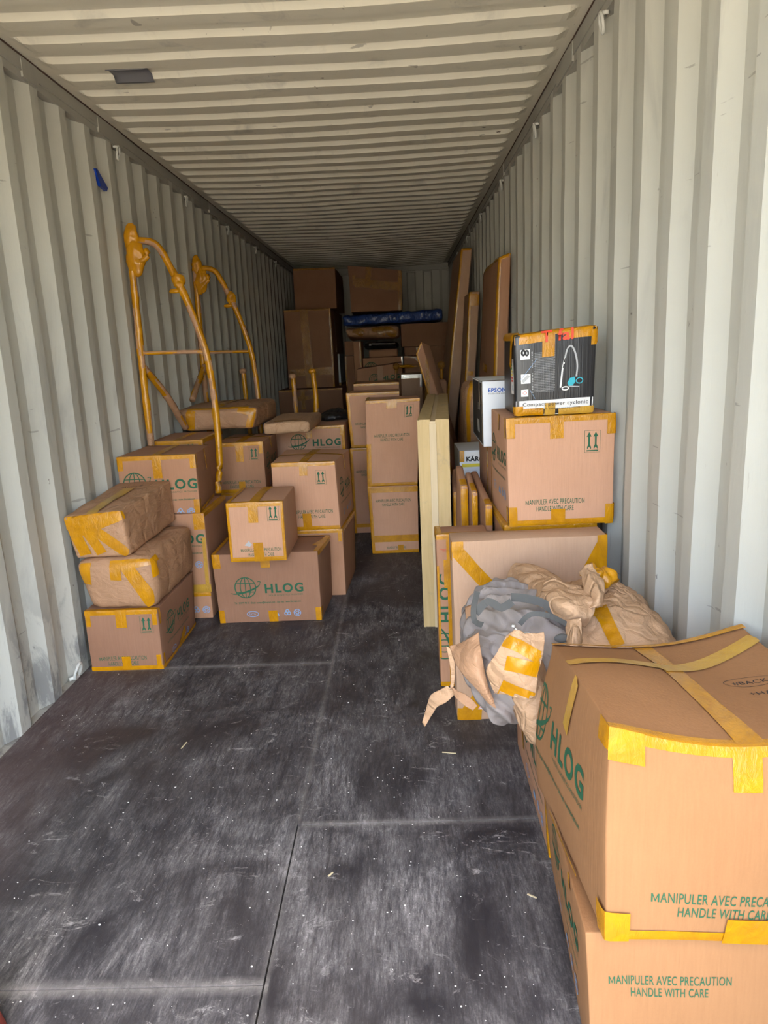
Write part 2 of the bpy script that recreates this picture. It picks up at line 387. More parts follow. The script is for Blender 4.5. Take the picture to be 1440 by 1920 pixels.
# ------------------------------------------------------------------ cartons and parcels
FACE = {'F': lambda u, v: (u, 0, v), 'B': lambda u, v: (1-u, 1, v), 'L': lambda u, v: (0, 1-u, v), 'R': lambda u, v: (1, u, v),
        'T': lambda u, v: (u, v, 1), 'D': lambda u, v: (u, 1-v, 0)}
class Box:
    def __init__(s, x0, x1, y0, y1, z0, z1, yaw=0, corners=None, r=.004, bulge=.004, wob=.0015, crum=0, hook=None, fr=5):
        s.c = {}
        cx, cy = x0, y0
        for i in (0, 1):
            for j in (0, 1):
                for k in (0, 1):
                    x, y, z = (x0, x1)[i], (y0, y1)[j], (z0, z1)[k]
                    dx, dy = x-cx, y-cy
                    s.c[(i, j, k)] = Vector((cx+dx*cos(yaw)-dy*sin(yaw), cy+dx*sin(yaw)+dy*cos(yaw), z))
        for k, v in (corners or {}).items(): s.c[k] = Vector(v)
        g = s.c
        s.w = ((g[1, 0, 0]-g[0, 0, 0]).length+(g[1, 0, 1]-g[0, 0, 1]).length)/2
        s.d = ((g[0, 1, 0]-g[0, 0, 0]).length+(g[0, 1, 1]-g[0, 0, 1]).length)/2
        s.h = ((g[0, 0, 1]-g[0, 0, 0]).length+(g[1, 0, 1]-g[1, 0, 0]).length)/2
        s.r, s.bulge, s.wob, s.crum, s.hook, s.fr = r, bulge, wob, crum, hook, fr
        s.k = 0
    def size(s, f): return {'F': (s.w, s.h), 'B': (s.w, s.h), 'L': (s.d, s.h), 'R': (s.d, s.h), 'T': (s.w, s.d), 'D': (s.w, s.d)}[f]
    def tri(s, a, b_, c):
        P = Vector()
        for i in (0, 1):
            for j in (0, 1):
                for k in (0, 1): P += s.c[i, j, k]*((a if i else 1-a)*(b_ if j else 1-b_)*(c if k else 1-c))
        return P
    def P(s, f, u, v, off=0):
        a, b_, c = FACE[f](u, v); dims = (s.w, s.d, s.h)
        q = [(a-.5)*s.w, (b_-.5)*s.d, (c-.5)*s.h]; half = [x/2 for x in dims]; r = min(s.r, *[h*.95 for h in half])
        cl = Vector([max(-(h-r), min(h-r, x)) for x, h in zip(q, half)]); d = Vector(q)-cl
        n = d.normalized() if d.length > 1e-9 else Vector((0, 0, 1))
        pl = cl+n*r
        aa, bb, cc = [pl[i]/dims[i]+.5 for i in range(3)]
        P = s.tri(aa, bb, cc)
        ex = (s.tri(1, bb, cc)-s.tri(0, bb, cc)).normalized(); ey = (s.tri(aa, 1, cc)-s.tri(aa, 0, cc)).normalized(); ez = (s.tri(aa, bb, 1)-s.tri(aa, bb, 0)).normalized()
        nx, ny, nz = ey.cross(ez).normalized(), ez.cross(ex).normalized(), ex.cross(ey).normalized()
        nw = (nx*n.x+ny*n.y+nz*n.z).normalized()
        sa, sb, sc = sin(pi*min(1, max(0, a))), sin(pi*min(1, max(0, b_))), sin(pi*min(1, max(0, c)))
        e = s.bulge*{'F': sa*sc, 'B': sa*sc, 'L': sb*sc, 'R': sb*sc, 'T': sa*sb, 'D': 0}[f]
        P0 = P.copy(); P = P+nw*(e+off)
        low = 0 if c < .02 else 1
        if s.wob: P += noise.noise_vector(P0*s.fr)*s.wob
        if s.crum: P += nw*(ridged(P0, s.fr*1.6)*s.crum*(.25+.75*low))
        if s.hook: P += s.hook(a, b_, c, f)
        return P
    def ticks(s, L, step):
        r = s.r; n = max(2, int(L/step)); e = [0, r*.35/L, r/L]
        return e+[r/L+(1-2*r/L)*i/n for i in range(1, n)]+[1-x for x in e[::-1]]
    def mesh(s, step=.04):
        bm = bmesh.new()
        for f in 'FBLRTD':
            L, H = s.size(f); st = max(step, L/40, H/40)
            grid(bm, lambda u, v: s.P(f, u, v), 0, 0, 0, s.ticks(L, st), s.ticks(H, st))
        bmesh.ops.remove_doubles(bm, verts=bm.verts, dist=2e-5)
        return bm
    def pr(s, bm, f, geo, off=.0008, sub=None):
        L, H = s.size(f); sub0 = sub
        for gi, (V, F, mi) in enumerate(geo):
            big = len(V) == 4 and max(max(v[0] for v in V)-min(v[0] for v in V), max(v[1] for v in V)-min(v[1] for v in V)) > .07
            sub = sub0 or (.035 if big else None)
            b2 = bmesh.new(); vs = [b2.verts.new((x, z, 0)) for x, z in V]
            for q in F:
                try: b2.faces.new([vs[i] for i in q])
                except ValueError: pass
            if sub:
                for _ in range(5):
                    ed = [e for e in b2.edges if e.calc_length() > sub]
                    if ed: bmesh.ops.subdivide_edges(b2, edges=ed, cuts=1, use_grid_fill=True)
            mp = {v_: bm.verts.new(s.P(f, min(1, max(0, v_.co.x/L)), min(1, max(0, v_.co.y/H)), off+gi*(.00006 if len(geo) < 40 else .00001))) for v_ in b2.verts}
            for q in b2.faces:
                try: bm.faces.new([mp[v_] for v_ in q.verts]).material_index = mi
                except ValueError: pass
            b2.free()
    def strip(s, bm, f, p, q, w, off):
        L, H = s.size(f); p = Vector((p[0]*L, p[1]*H)); q = Vector((q[0]*L, q[1]*H)); d = q-p; n = max(2, int(d.length/.025)); d.normalize(); nn = Vector((-d.y, d.x))
        rg = random.random()*50
        def fn(u, v):
            x = p.lerp(q, u)+nn*((v-.5)*w*(1+.05*noise.noise(Vector((u*n*.4, v*3, rg)))))
            if 0 < u < 1: pass
            return s.P(f, min(1, max(0, x.x/L)), min(1, max(0, x.y/H)), off)
        e = [0, .02, .1]; us = [i/n for i in range(n+1)]
        grid(bm, fn, 0, 0, 0, us, [0, .25, .5, .75, 1])

EDGE = {  # two faces that meet along an edge, each as a line just inside it
    'FT': (('F', (0, 1), (1, 1)), ('T', (0, 0), (1, 0))), 'FB': (('F', (0, 0), (1, 0)),),
    'FL': (('F', (0, 0), (0, 1)), ('L', (1, 0), (1, 1))), 'FR': (('F', (1, 0), (1, 1)), ('R', (0, 0), (0, 1))),
    'TL': (('T', (0, 0), (0, 1)), ('L', (0, 1), (1, 1))), 'TR': (('T', (1, 0), (1, 1)), ('R', (0, 1), (1, 1))),
    'TB': (('T', (0, 1), (1, 1)),), 'LB': (('L', (0, 0), (1, 0)),), 'RB': (('R', (0, 0), (1, 0)),), 'RR': (('R', (1, 0), (1, 1)),), 'LL': (('L', (0, 0), (0, 1)),)}
def carton(label, box, prints=(), tapes=(), mat_=None, tmat=None, name='cardboard_box', cat='box', group='taped moving cartons', part='carton', step=.05, tw=.042, sub=None, extra=None):
    """prints: (face, geometry); tapes: edge codes, 'C' centre strip, 'c' bottom centre, 'k' corner patches, or (w, [(face,p,q),...])"""
    c = box.c; base = (c[0, 0, 0]+c[1, 0, 0]+c[0, 1, 0]+c[1, 1, 0])/4; base.z = min(c[i, j, 0].z for i in (0, 1) for j in (0, 1))
    T = thing(name, base, label, cat, group)
    bm = box.mesh(step)
    for pp in prints: box.pr(bm, pp[0], pp[1], off=pp[2] if len(pp) > 2 else .0008, sub=sub)
    o = obj(part, bm, [mat_ or M_CARD]+INKS, T)
    k = 0
    for tp in tapes:
        segs = []; wd = tw; tm = tmat or M_TAPE
        if isinstance(tp, str):
            if tp == 'C': segs = [('T', (.5, 1), (.5, 0)), ('F', (.5, 1), (.5, 1-min(.28, .085/box.h)))]
            elif tp == 'Cs': segs = [('F', (.5, 1), (.5, 1-min(.3, .085/box.h)))]
            elif tp == 'c': segs = [('F', (.5, 0), (.5, min(.3, .07/box.h)))]
            elif tp == 'ML': segs = [('T', (0, .5), (1, .5)), ('L', (.5, 1), (.5, .78)), ('R', (.5, 1), (.5, .78))]
            elif tp[0] == 'k':
                x = 0 if tp[1] == 'L' else 1; y = 0 if tp[2] == 'B' else 1; dy = .075/box.h*(1 if y == 0 else -1); hw = .016/box.w*(1 if x == 0 else -1)
                segs = [('F', (x+hw, y), (x+hw, y+dy))]; sf = 'L' if x == 0 else 'R'; hx = .018/box.d; ux = (1-hx) if x == 0 else hx
                segs.append((sf, (ux, y), (ux, y+dy))); wd = .030 if box.w > .40 else .022
            else:
                L0 = []
                for f, p, q in EDGE[tp]:
                    Lf, Hf = box.size(f); ins = tw*.26
                    if p[0] == q[0]: e = ins/Lf; x = p[0]+(e if p[0] == 0 else -e); L0.append((f, (x, p[1]), (x, q[1])))
                    else: e = ins/Hf; y = p[1]+(e if p[1] == 0 else -e); L0.append((f, (p[0], y), (q[0], y)))
                segs = L0; wd = tw*.52
        else:
            wd, segs = tp[0], tp[1]
            if len(tp) > 2: tm = tp[2]
        bm = bmesh.new()
        for f, p, q in segs: box.strip(bm, f, p, q, wd, (.0026 if box.crum else .0015)+.0005*k)
        k += 1
        obj('tape_strip', bm, [tm], T)
    if extra: extra(T, box)
    return T

# ================================================================== THE SETTING
Y0, Y1, H, WX = -0.43, 11.62, 2.69, 1.175
def corr_profile(y, line):
    """outward depth of the side panel at y; 'line' is the far corner of an inner flat"""
    p = .2775; s = (y-line) % p
    if s < .068: return .036*s/.068
    if s < .068+.070: return .036
    if s < .206: return .036*(1-(s-.138)/.068)
    return 0
def side_ys(line):
    p = .2775; ys = [Y0]; k0 = int((Y0-line)/p)-2
    for k in range(k0, k0+60):
        for s in (0, .068, .138, .206):
            y = line+k*p+s
            if Y0 < y < Y1: ys.append(y)
    return sorted(set(ys+[Y1]))
for side, sx_, line in (('left', -1, 2.628), ('right', 1, 2.062)):
    bm = bmesh.new(); ys = side_ys(line); zs = [-.02]+[i*.12 for i in range(1, 22)]+[H-.055]
    V = []
    for y in ys:
        row = []
        for z in zs:
            d = corr_profile(y, line)
            dent = .006*noise.noise(Vector((sx_*3, y*1.3, z*1.7)))+.004*max(0, noise.noise(Vector((sx_*9, y*4, z*3)))-.2)
            if z < .02 or z > H-.1: dent = 0
            row.append(bm.verts.new((sx_*(WX+d+dent), y, z)))
        V.append(row)
    for i in range(len(ys)-1):
        for j in range(len(zs)-1):
            f = (V[i][j], V[i+1][j], V[i+1][j+1], V[i][j+1]); bm.faces.new(f if sx_ > 0 else f[::-1])
    wall = struct('wall_'+side, bm, [M_WALL])
    sol = wall.modifiers.new('thickness', 'SOLIDIFY'); sol.thickness = .003; sol.offset = 1 if sx_ < 0 else 1
    # top rail with welded splice plates, bottom rail, lashing rings
    bm = bmesh.new(); addbox(bm, (sx_*(WX-.006) if sx_ > 0 else -(WX+.06), Y0, H-.062), (WX+.06 if sx_ > 0 else -(WX-.006), Y1, H+.002))
    rail = struct('trim_1' if side == 'left' else 'trim_2', bm, [M_RAIL])
    bm = bmesh.new(); addbox(bm, (sx_*WX if sx_ > 0 else -(WX+.06), Y0, H-.095), (WX+.06 if sx_ > 0 else -WX-.0, Y1, H-.062))
    struct('welding_flange', bm, [M_RAIL], rail)
    bm = bmesh.new()
    for yy, ln in ((3.33, .02), (4.12, .22), (6.4, .2), (8.6, .2)) if side == 'left' else ((3.5, .2), (5.6, .2), (8.2, .2)):
        x = sx_*(WX-.009); addbox(bm, (min(x, sx_*WX), yy, H-.085), (max(x, sx_*WX), yy+ln+.12, H-.004))
    struct('splice_plate', bm, [M_RAIL], rail)
    bm = bmesh.new(); ysr = [Y0+.3*i for i in range(41)]
    tube(bm, [(sx_*(WX-.008), y, H-.001+.002*noise.noise(Vector((y, 0, sx_)))) for y in ysr], .0035, 6)
    struct('rusty_seam_bead', bm, [M_RUST], rail)
    bm = bmesh.new(); addbox(bm, (sx_*WX if sx_ > 0 else -(WX+.09), Y0, -.15), (WX+.09 if sx_ > 0 else -WX, Y1, -.003))
    brail = struct('baseboard_'+side, bm, [M_RAIL])
    for k in range(6):
        y = (4.361 if side == 'left' else 4.361)+1.342*(k-1)
        x = sx_*(WX-.012); z = H-.105; bm = bmesh.new()
        ring = [Vector((x-sx_*.006*sin(a), y+.018*cos(a), z-.022+.034*sin(a))) for a in [2*pi*i/18 for i in range(19)]]
        tube(bm, ring, .0062, 8, cap=False)
        tube(bm, [(x+sx_*.02, y-.022, z+.006), (x-sx_*.004, y, z+.010), (x+sx_*.02, y+.022, z+.006)], .008, 8)
        struct('lashing_ring', bm, [M_HOOK], rail, True)
    for y in ((3.05, 4.4) if side == 'left' else (3.0,)):
        x = sx_*(WX+.0); bm = bmesh.new()
        ring = [Vector((x-sx_*(.012+.012*sin(a)), y+.030*cos(a), .040+.036*sin(a))) for a in [2*pi*i/18 for i in range(19)]]
        tube(bm, ring, .007, 8, cap=False); tube(bm, [(x+sx_*.02, y-.03, .012), (x-sx_*.006, y, .014), (x+sx_*.02, y+.03, .012)], .009, 8)
        struct('lashing_ring', bm, [M_HOOK], brail, True)
# roof sheet, pressed cross ribs
bm = bmesh.new(); pr_ = .2005; ph = 3.037
ys = []
for k in range(-18, 45):
    for s in (0, .020, .092, .112): ys.append(ph-.065+k*pr_+s)
ys = sorted([Y0]+[y for y in ys if Y0 < y < Y1]+[Y1]); xs = [-WX, -1.13, -1.115, -1.10, -1.085, -1.06]+[-1+.1*i for i in range(21)]+[1.06, 1.085, 1.10, 1.115, 1.13, WX]
def roof_h(x, y):
    s = (y-ph+.065) % pr_
    g = 0 if s >= .1119 else min(1, s/.020, (.112-s)/.020)
    e = max(0, min(1, (1.13-abs(x))/.06)); e = e*e*(3-2*e)
    # ribs press downwards into the room
    sag = -.018*(1-(x/1.175)**2)*(1+.6*noise.noise(Vector((0, y*.5, 3))))
    dent = .012*noise.noise(Vector((x*1.1, y*.9, 7)))*(1-(x/1.175)**2)
    return H+.006-.022*g*e+sag+dent
V = [[bm.verts.new((x, y, roof_h(x, y))) for x in xs] for y in ys]
for i in range(len(ys)-1):
    for j in range(len(xs)-1): bm.faces.new((V[i][j], V[i+1][j], V[i+1][j+1], V[i][j+1]))
ceil = struct('ceiling', bm, [M_ROOF])
sol = ceil.modifiers.new('thickness', 'SOLIDIFY'); sol.thickness = .003; sol.offset = 1
# back wall, corrugated
bm = bmesh.new(); xs2 = [-WX]; p = .25
for k in range(-6, 7):
    for s, d in ((0, 0), (.02, 1), (.125, 1), (.145, 0)): xs2.append(k*p+s+.03)
xs2 = sorted([x for x in xs2 if -WX < x < WX-.13])
def bd(x):
    s = (x-.03) % p
    return 0 if s > .145 else min(1, s/.02, (.145-s)/.02)
pts = [(-WX-.08, 0), (-WX, 0)]+[(x, bd(x)) for x in xs2]+[(WX-.13, 0), (WX, 0), (WX+.08, 0)]
for (xa, da), (xb, db) in zip(pts, pts[1:]):
    bm.faces.new([bm.verts.new(q) for q in ((xa, Y1+.035*da-.035, -.02), (xb, Y1+.035*db-.035, -.02), (xb, Y1+.035*db-.035, H), (xa, Y1+.035*da-.035, H))])
bmesh.ops.remove_doubles(bm, verts=bm.verts, dist=1e-5)
wb = struct('wall_back', bm, [M_WALL]); sol = wb.modifiers.new('thickness', 'SOLIDIFY'); sol.thickness = .003; sol.offset = -1
bm = bmesh.new(); addbox(bm, (-WX, Y1-.075, H-.10), (WX, Y1-.036, H-.012)); addbox(bm, (-WX-.08, Y1-.03, H-.12), (WX+.08, Y1+.05, H+.06)); addbox(bm, (WX-.14, Y1-.07, 0), (WX-.10, Y1-.037, H-.10)); struct('trim_3', bm, [M_RAIL])
# floor sheets with open joints
bm = bmesh.new(); e = .0015
for x0, x1, cuts in ((-1.172, -.002, [Y0, 1.378, 3.14, 4.36, 6.8, 9.2, Y1-.04]), (.001, 1.172, [Y0, 1.955, 4.395, 6.8, 9.2, Y1-.04])):
    for a, c in zip(cuts, cuts[1:]):
        vs = addbox(bm, (x0 if (x0 < 0 or a < 1.9) else -.0028, a+e, -.028), (x1-e, c-e, 0))
struct('floor', bm, [M_FLOOR])
bm = bmesh.new(); addbox(bm, (-1.26, Y0, -.15), (1.26, Y1, -.029)); struct('trim_4', bm, [M_RUST])
# door end: corner posts, header and sill around the open doorway, two doors swung back
bm = bmesh.new()
for s in (-1, 1):
    a, c = sorted((s*1.165, s*1.26)); addbox(bm, (a, Y0-.10, -.15), (c, Y0, H+.05))
addbox(bm, (-1.26, Y0-.10, H-.06), (1.26, Y0, H+.06)); addbox(bm, (-1.26, Y0-.10, -.15), (1.26, Y0, -.002)); struct('trim_5', bm, [M_RAIL])
for n_, s in ((1, -1), (2, 1)):
    bm = bmesh.new(); a, c = sorted((s*1.28, s*1.32)); addbox(bm, (a, Y0-.06, -.1), (c, Y0+1.15, H)); struct('door_%d' % n_, bm, [M_WALL])
# the open yard in front of the doors, in full sun
bm = bmesh.new(); grid(bm, lambda u, v: Vector((-40+80*u, -60+100*v, -.152)), 4, 4); struct('ground', bm, [M_EARTH])

# ================================================================== LEFT SIDE CARTONS
G1 = 'taped moving cartons'; G2 = 'parcels wrapped in brown paper'
std = ['FT', 'FB', 'C', 'c']
# bottom carton of the near left stack
B = Box(-1.136, -.794, 3.13, 3.70, 0, .298, corners={(1, 1, 0): (-.80, 3.69, 0), (1, 1, 1): (-.785, 3.70, .30)})
carton('closed carton beside the left wall, bottom of the leftmost stack under two brown paper parcels', B,
       [('F', handle(.155, .026, .92)+arrows(.285, .225)), ('R', logo(.27, .175, .95))],
       ['FT', 'FB', 'c', 'kLT', 'kRT', 'kRB', (.05, [('F', (.5, 1), (.5, .72))]), (.05, [('R', (.45, 0), (.62, .22))]), 'RB'], mat_=M_CARD_DIM)
def crush(a, b_, c, f): return Vector((0, 0, 0))
# crumpled parcel in the middle
B = Box(-1.13, -.78, 3.13, 3.74, .304, .53, r=.035, bulge=.012, wob=.010, crum=.007, fr=6,
        corners={(0, 0, 0): (-1.09, 3.15, .302), (0, 0, 1): (-1.145, 3.12, .535), (1, 0, 0): (-.80, 3.13, .302), (1, 0, 1): (-.79, 3.13, .545), (1, 1, 1): (-.785, 3.74, .55), (0, 1, 1): (-1.13, 3.74, .545)})
carton('brown paper parcel, crumpled and bulging, sandwiched in the middle of the leftmost stack', B, [],
       [(.05, [('F', (.13, 1), (.07, .55))]), (.048, [('F', (.52, 1), (.50, .62))]), (.06, [('F', (.62, 1), (.97, .08)), ]), (.06, [('F', (.68, .93), (1, .99)), ('R', (0, .98), (.12, .99))]), (.05, [('R', (.02, 1), (.04, .6))])],
       M_KRAFT, name='paper_parcel', cat='parcel', group=G2, part='paper_wrap', step=.022)
# long parcel on top
B = Box(-1.165, -.93, 3.13, 3.78, .552, .76, r=.014, bulge=.004, wob=.005, crum=.003, fr=6,
        corners={(0, 0, 0): (-1.135, 3.13, .552), (1, 0, 0): (-.885, 3.13, .555), (0, 0, 1): (-1.168, 3.13, .752), (1, 0, 1): (-.905, 3.13, .768), (1, 1, 0): (-.872, 3.77, .572), (1, 1, 1): (-.882, 3.78, .79), (0, 1, 1): (-1.165, 3.78, .785), (0, 1, 0): (-1.165, 3.77, .565)})
carton('long paper parcel with yellow tape star on its end, topmost of the leftmost stack', B,
       [('T', [q for q in (lambda o: (g_text(o, 'Auto 6', .12, .50, width=.10, ink='k', bold=0), o)[1])([])])],
       [(.055, [('F', (0, .93), (1, .99))]), (.055, [('F', (.10, .9), (.20, .08))]), (.05, [('F', (.33, .7), (.50, .1))]), (.05, [('F', (.42, .72), (.97, .05))]), (.055, [('F', (.08, .62), (1, .93)), ('R', (0, .93), (.02, .95))]),
        (.06, [('F', (.04, .85), (.30, .72))]), (.05, [('T', (.5, 0), (.5, .7))], M_TAPE2)],
       M_KRAFT, name='paper_parcel', cat='parcel', group=G2, part='paper_wrap', step=.025)
# cartons under and behind: lower pair with prints facing out
B = Box(-1.165, -.727, 3.79, 4.27, 0, .150)
carton('low carton on the floor at the bottom of the second left stack, web address showing', B, [('F', [([(x+.0, z) for x, z in V], F, m_) for V, F, m_ in logo(.255, .20, 1)[-12:]]+[(V, F, m_) for V, F, m_ in logo(.255, .195, 1)[-13:-12]])], ['FT'])
B = Box(-1.165, -.722, 3.79, 4.29, .152, .600)
carton('carton with only the last logo letters showing, under the topmost left globe carton', B, [('F', logo(.24, .31, 1.0))], [(.06, [('F', (.93, 1), (.93, .80))]), 'TR', (.02, [('F', (.97, .7), (.96, .02))], M_TAPE2), (.045, [('F', (.2, .05), (1, .05))], M_TAPE2)])
B = Box(-1.160, -.738, 3.79, 4.265, .603, .922, corners={(1, 1, 0): (-.785, 4.26, .603), (1, 1, 1): (-.785, 4.26, .915)})
carton('carton with green globe logo topping the second left stack beside the arched frame foot', B, [('F', logo(.215, .165, 1.05))],
       ['FT', 'kLT', 'kRT', 'kRB', (.048, [('T', (.5, 1), (.5, 0)), ('F', (.5, 1), (.51, .62))]), 'TB', (.04, [('R', (.55, 1), (.6, .62))]), 'RB'])
B = Box(-1.165, -.84, 4.33, 4.83, .0, .938)
carton('tall carton behind the globe carton, its arrow mark just showing over the top edge', B, [('F', arrows(.25, .885))], ['FT', 'C', 'kRT', 'TR'])
B = Box(-.832, -.53, 4.62, 5.15, 0, .553)
carton('carton glimpsed low between stacks, under the arrow carton right of the tall arched pole', B, [], ['FT', 'C'])
B = Box(-.835, -.528, 4.60, 5.12, .556, .880)
carton('carton with up arrows and handling text just right of the tall arched pole', B, [('F', handle(.15, .028)+arrows(.245, .25)), ('R', logo(.25, .18, .95))],
       ['FT', 'FB', 'kRT', (.05, [('T', (.5, 1), (.5, 0)), ('F', (.5, 1), (.5, .62))]), 'c', 'ML'])
B = Box(-1.165, -.60, 4.86, 5.62, .942, 1.09, r=.026, bulge=.010, wob=.008, crum=.006, fr=5,
        corners={(0, 0, 1): (-1.16, 4.86, 1.075), (1, 0, 1): (-.60, 4.86, 1.085), (0, 0, 0): (-1.10, 4.86, .942), (1, 0, 0): (-.64, 4.86, .942)})
carton('large flat soft brown paper parcel behind the arched pole, beside the left wall', B, [],
       [(.055, [('F', (.20, 1), (.09, .05))]), (.05, [('F', (.5, 1), (.5, .2)), ]), (.05, [('T', (.15, .04), (.9, .03))]), (.055, [('F', (.78, .98), (.99, .75))]), (.055, [('F', (.97, 1), (.95, .1))]), (.05, [('T', (.5, 0), (.55, 1))])],
       M_KRAFT, name='paper_parcel', cat='parcel', group=G2, part='paper_wrap', step=.025)
B = Box(-.578, -.262, 4.93, 5.70, .890, .968, r=.02, bulge=.006, wob=.005, crum=.003, fr=8)
carton('thin flat brown paper parcel resting across two cartons in front of the short wrapped posts', B, [], [(.03, [('T', (.2, .1), (.9, .08))])],
       M_KRAFT2, name='paper_parcel', cat='parcel', group=G2, part='paper_wrap', step=.022)
B = Box(-.605, -.065, 5.42, 6.10, 0, .884)
carton('large carton with green globe logo, mid left, under the thin flat paper parcel', B, [('F', logo(.315, .765, 1.0, icons=False))], ['FT', 'kRT', 'FR', (.05, [('F', (.50, 1), (.5, .9))])], mat_=M_CARD_LIT)
# centre left group
B = Box(-.678, -.107, 3.70, 4.07, 0, .388, corners={(1, 1, 0): (-.085, 4.08, 0), (1, 1, 1): (-.075, 4.08, .375), (0, 0, 0): (-.665, 3.70, 0)}, bulge=.006)
carton('wide floor carton with full green globe logo, under the small cube shaped carton', B, [('F', logo(.285, .195, .98))],
       [(.05, [('F', (.03, 1), (.03, .80)), ('L', (.96, 1), (.96, .8))]), 'kLB', 'kRB', (.05, [('F', (.53, 0), (.53, .17))]), (.05, [('F', (.50, 1), (.50, .80))]), 'TL', 'TR', 'TB', (.03, [('T', (.93, .3), (1, .9)), ])], mat_=M_CARD_DIM)
B = Box(-.532, -.245, 3.53, 3.95, .395, .702, bulge=.006)
carton('small cube shaped carton with torn spot, balanced on the wide globe carton', B, [('F', handle(.16, .026, .85)+arrows(.235, .25)+[([(.078, .085), (.105, .078), (.118, .088), (.102, .108)], [(0, 1, 2, 3)], INK['s'])])],
       ['FT', 'FB', (.014, [('F', (.022, 0), (.022, 1))]), (.014, [('F', (.978, 0), (.978, 1))]), (.05, [('T', (.5, 1), (.5, 0)), ('F', (.47, 1), (.47, .66))]), (.05, [('F', (.52, 0), (.52, .32))]), 'TL'], mat_=M_CARD_LIT)
B = Box(-.39, -.004, 4.10, 4.62, 0, .408, corners={(1, 1, 0): (.023, 4.6, 0), (1, 1, 1): (.035, 4.62, .40)})
carton('carton on the floor behind the wide globe carton, bottom of the aisle side stack', B, [], ['FT', 'kRT', 'RR', 'TR'])
B = Box(-.392, -.012, 4.09, 4.68, .411, .812, corners={(1, 1, 0): (.03, 4.66, .411), (1, 1, 1): (.02, 4.68, .80), (1, 0, 1): (-.025, 4.09, .81)}, bulge=.008)
carton('carton with up arrows, logo on its side, topping the aisle side stack', B, [('F', handle(.215, .070)+arrows(.285, .31)), ('R', logo(.27, .22, 1.0))],
       ['FT', 'FB', (.048, [('T', (.5, 1), (.5, 0)), ('F', (.5, 1), (.5, .81))]), (.05, [('F', (.5, 0), (.5, .25))]), 'ML', 'RR'], mat_=M_CARD_LIT)

# arched pipe frames wrapped in paper and tape
def wrap_tube(name, pts, r, parent, dens=.5, seed=0, flat=1):
    pts = resample(pts, .02); bm = bmesh.new()
    def rf(i, k): return 1+.16*noise.noise(Vector((i*.33, k*.9, seed)))+.22*max(0, noise.noise(Vector((i*.09, 0, seed+5))))
    def mf(i, k): return 0 if noise.noise(Vector((i*.10+k*.12, k*.25, seed+9))) > (dens-.5) else 1
    tube(bm, pts, r, 10, rfn=rf, mfn=mf)
    return obj(name, bm, [M_KRAFT, M_TAPE], parent)
def lump(bm, c, rad, nu=28, nv=18, amp=.01, fr=14, clampz=None, pw=1.0, seed=0, fn=None):
    c = Vector(c); rows = []
    for j in range(nv+1):
        th = pi*j/nv; row = []
        for i in range(nu):
            a = 2*pi*i/nu; d = Vector((sin(th)*cos(a), sin(th)*sin(a), cos(th)))
            d2 = Vector([math.copysign(abs(x)**pw, x) for x in d])
            p = c+Vector((d2.x*rad[0], d2.y*rad[1], d2.z*rad[2]))
            p += d*(ridged(p+Vector((seed, 0, 0)), fr)*amp)+noise.noise_vector(p*4+Vector((0, seed, 0)))*amp*1.2
            if fn: p = fn(p)
            if clampz is not None: p.z = max(p.z, clampz+.002*noise.noise(p*9))
            row.append(bm.verts.new(p))
        rows.append(row)
    for j in range(nv):
        for i in range(nu):
            q = (rows[j][i], rows[j+1][i], rows[j+1][(i+1) % nu], rows[j][(i+1) % nu]); bm.faces.new(q)
    bmesh.ops.remove_doubles(bm, verts=bm.verts, dist=1e-4)
ARC = [(-1.10, 2.085), (-1.036, 2.075), (-.985, 2.034), (-.903, 1.902), (-.838, 1.739), (-.788, 1.574), (-.753, 1.42), (-.735, 1.177), (-.730, .958), (-.732, .798), (-.748, .686), (-.752, .622)]
def arch(Yp, dx, footz, postz, label, brace, seed):
    T = thing('arched_frame', (-.95+dx, Yp, footz), label, 'frame', 'arched pipe frames wrapped in yellow tape')
    wrap_tube('post', [(-1.135+dx, Yp, 2.13), (-1.137+dx, Yp, 1.8), (-1.142+dx, Yp, 1.47), (-1.143+dx, Yp, 1.2), (-1.142+dx, Yp, postz)], .021, T, .74, seed)
    a = [(x+dx+(.02 if z > 2 else 0), Yp-(.05 if z < 1.1 else 0)*(1.1-z)*2, z) for x, z in ARC]
    if footz < .5: a = a[:-3]+[(-.735+dx, Yp-.02, .6), (-.735+dx, Yp, footz)]
    wrap_tube('arc_pipe', a, .020, T, .66, seed+3)
    wrap_tube('crossbar', [(-1.135+dx, Yp, 1.462), (-.95+dx, Yp, 1.460), (-.775+dx, Yp, 1.456)], .011, T, .45, seed+6)
    wrap_tube('brace', [Vector(q) for q in brace], .022, T, .32, seed+8)
    # wrapped hook bracket at the head of the post
    bm = bmesh.new()
    lump(bm, (-1.115+dx, Yp, 2.10), (.034, .022, .075), 36, 28, .012, 16, seed=seed)
    o = obj('head_cap', bm, [M_TAPE], T)
    bm = bmesh.new()
    lump(bm, (-1.105+dx, Yp-.01, 1.995), (.042, .020, .10), 40, 32, .016, 15, seed=seed+1, fn=lambda p: Vector((p.x-(2.0-p.z)*.08, p.y, p.z)))
    tube(bm, resample([(-1.11+dx, Yp-.012, 1.97), (-1.06+dx, Yp-.015, 1.975), (-1.03+dx, Yp-.015, 2.01), (-1.045+dx, Yp-.015, 2.035)], .015), .016, 8, rfn=lambda i, k: 1+.2*noise.noise(Vector((i, k, seed))))
    obj('hook_bracket', bm, [M_TAPE], T)
    bm = bmesh.new(); lump(bm, (-.878+dx, Yp-.005, 1.855), (.028, .022, .045), 32, 24, .013, 20, seed=seed+2)
    lump(bm, (-.905+dx, Yp-.005, 1.80), (.032, .014, .012), 12, 8, .004, 30, seed=seed+4)
    obj('tape_knot', bm, [M_TAPE], T)
    return T
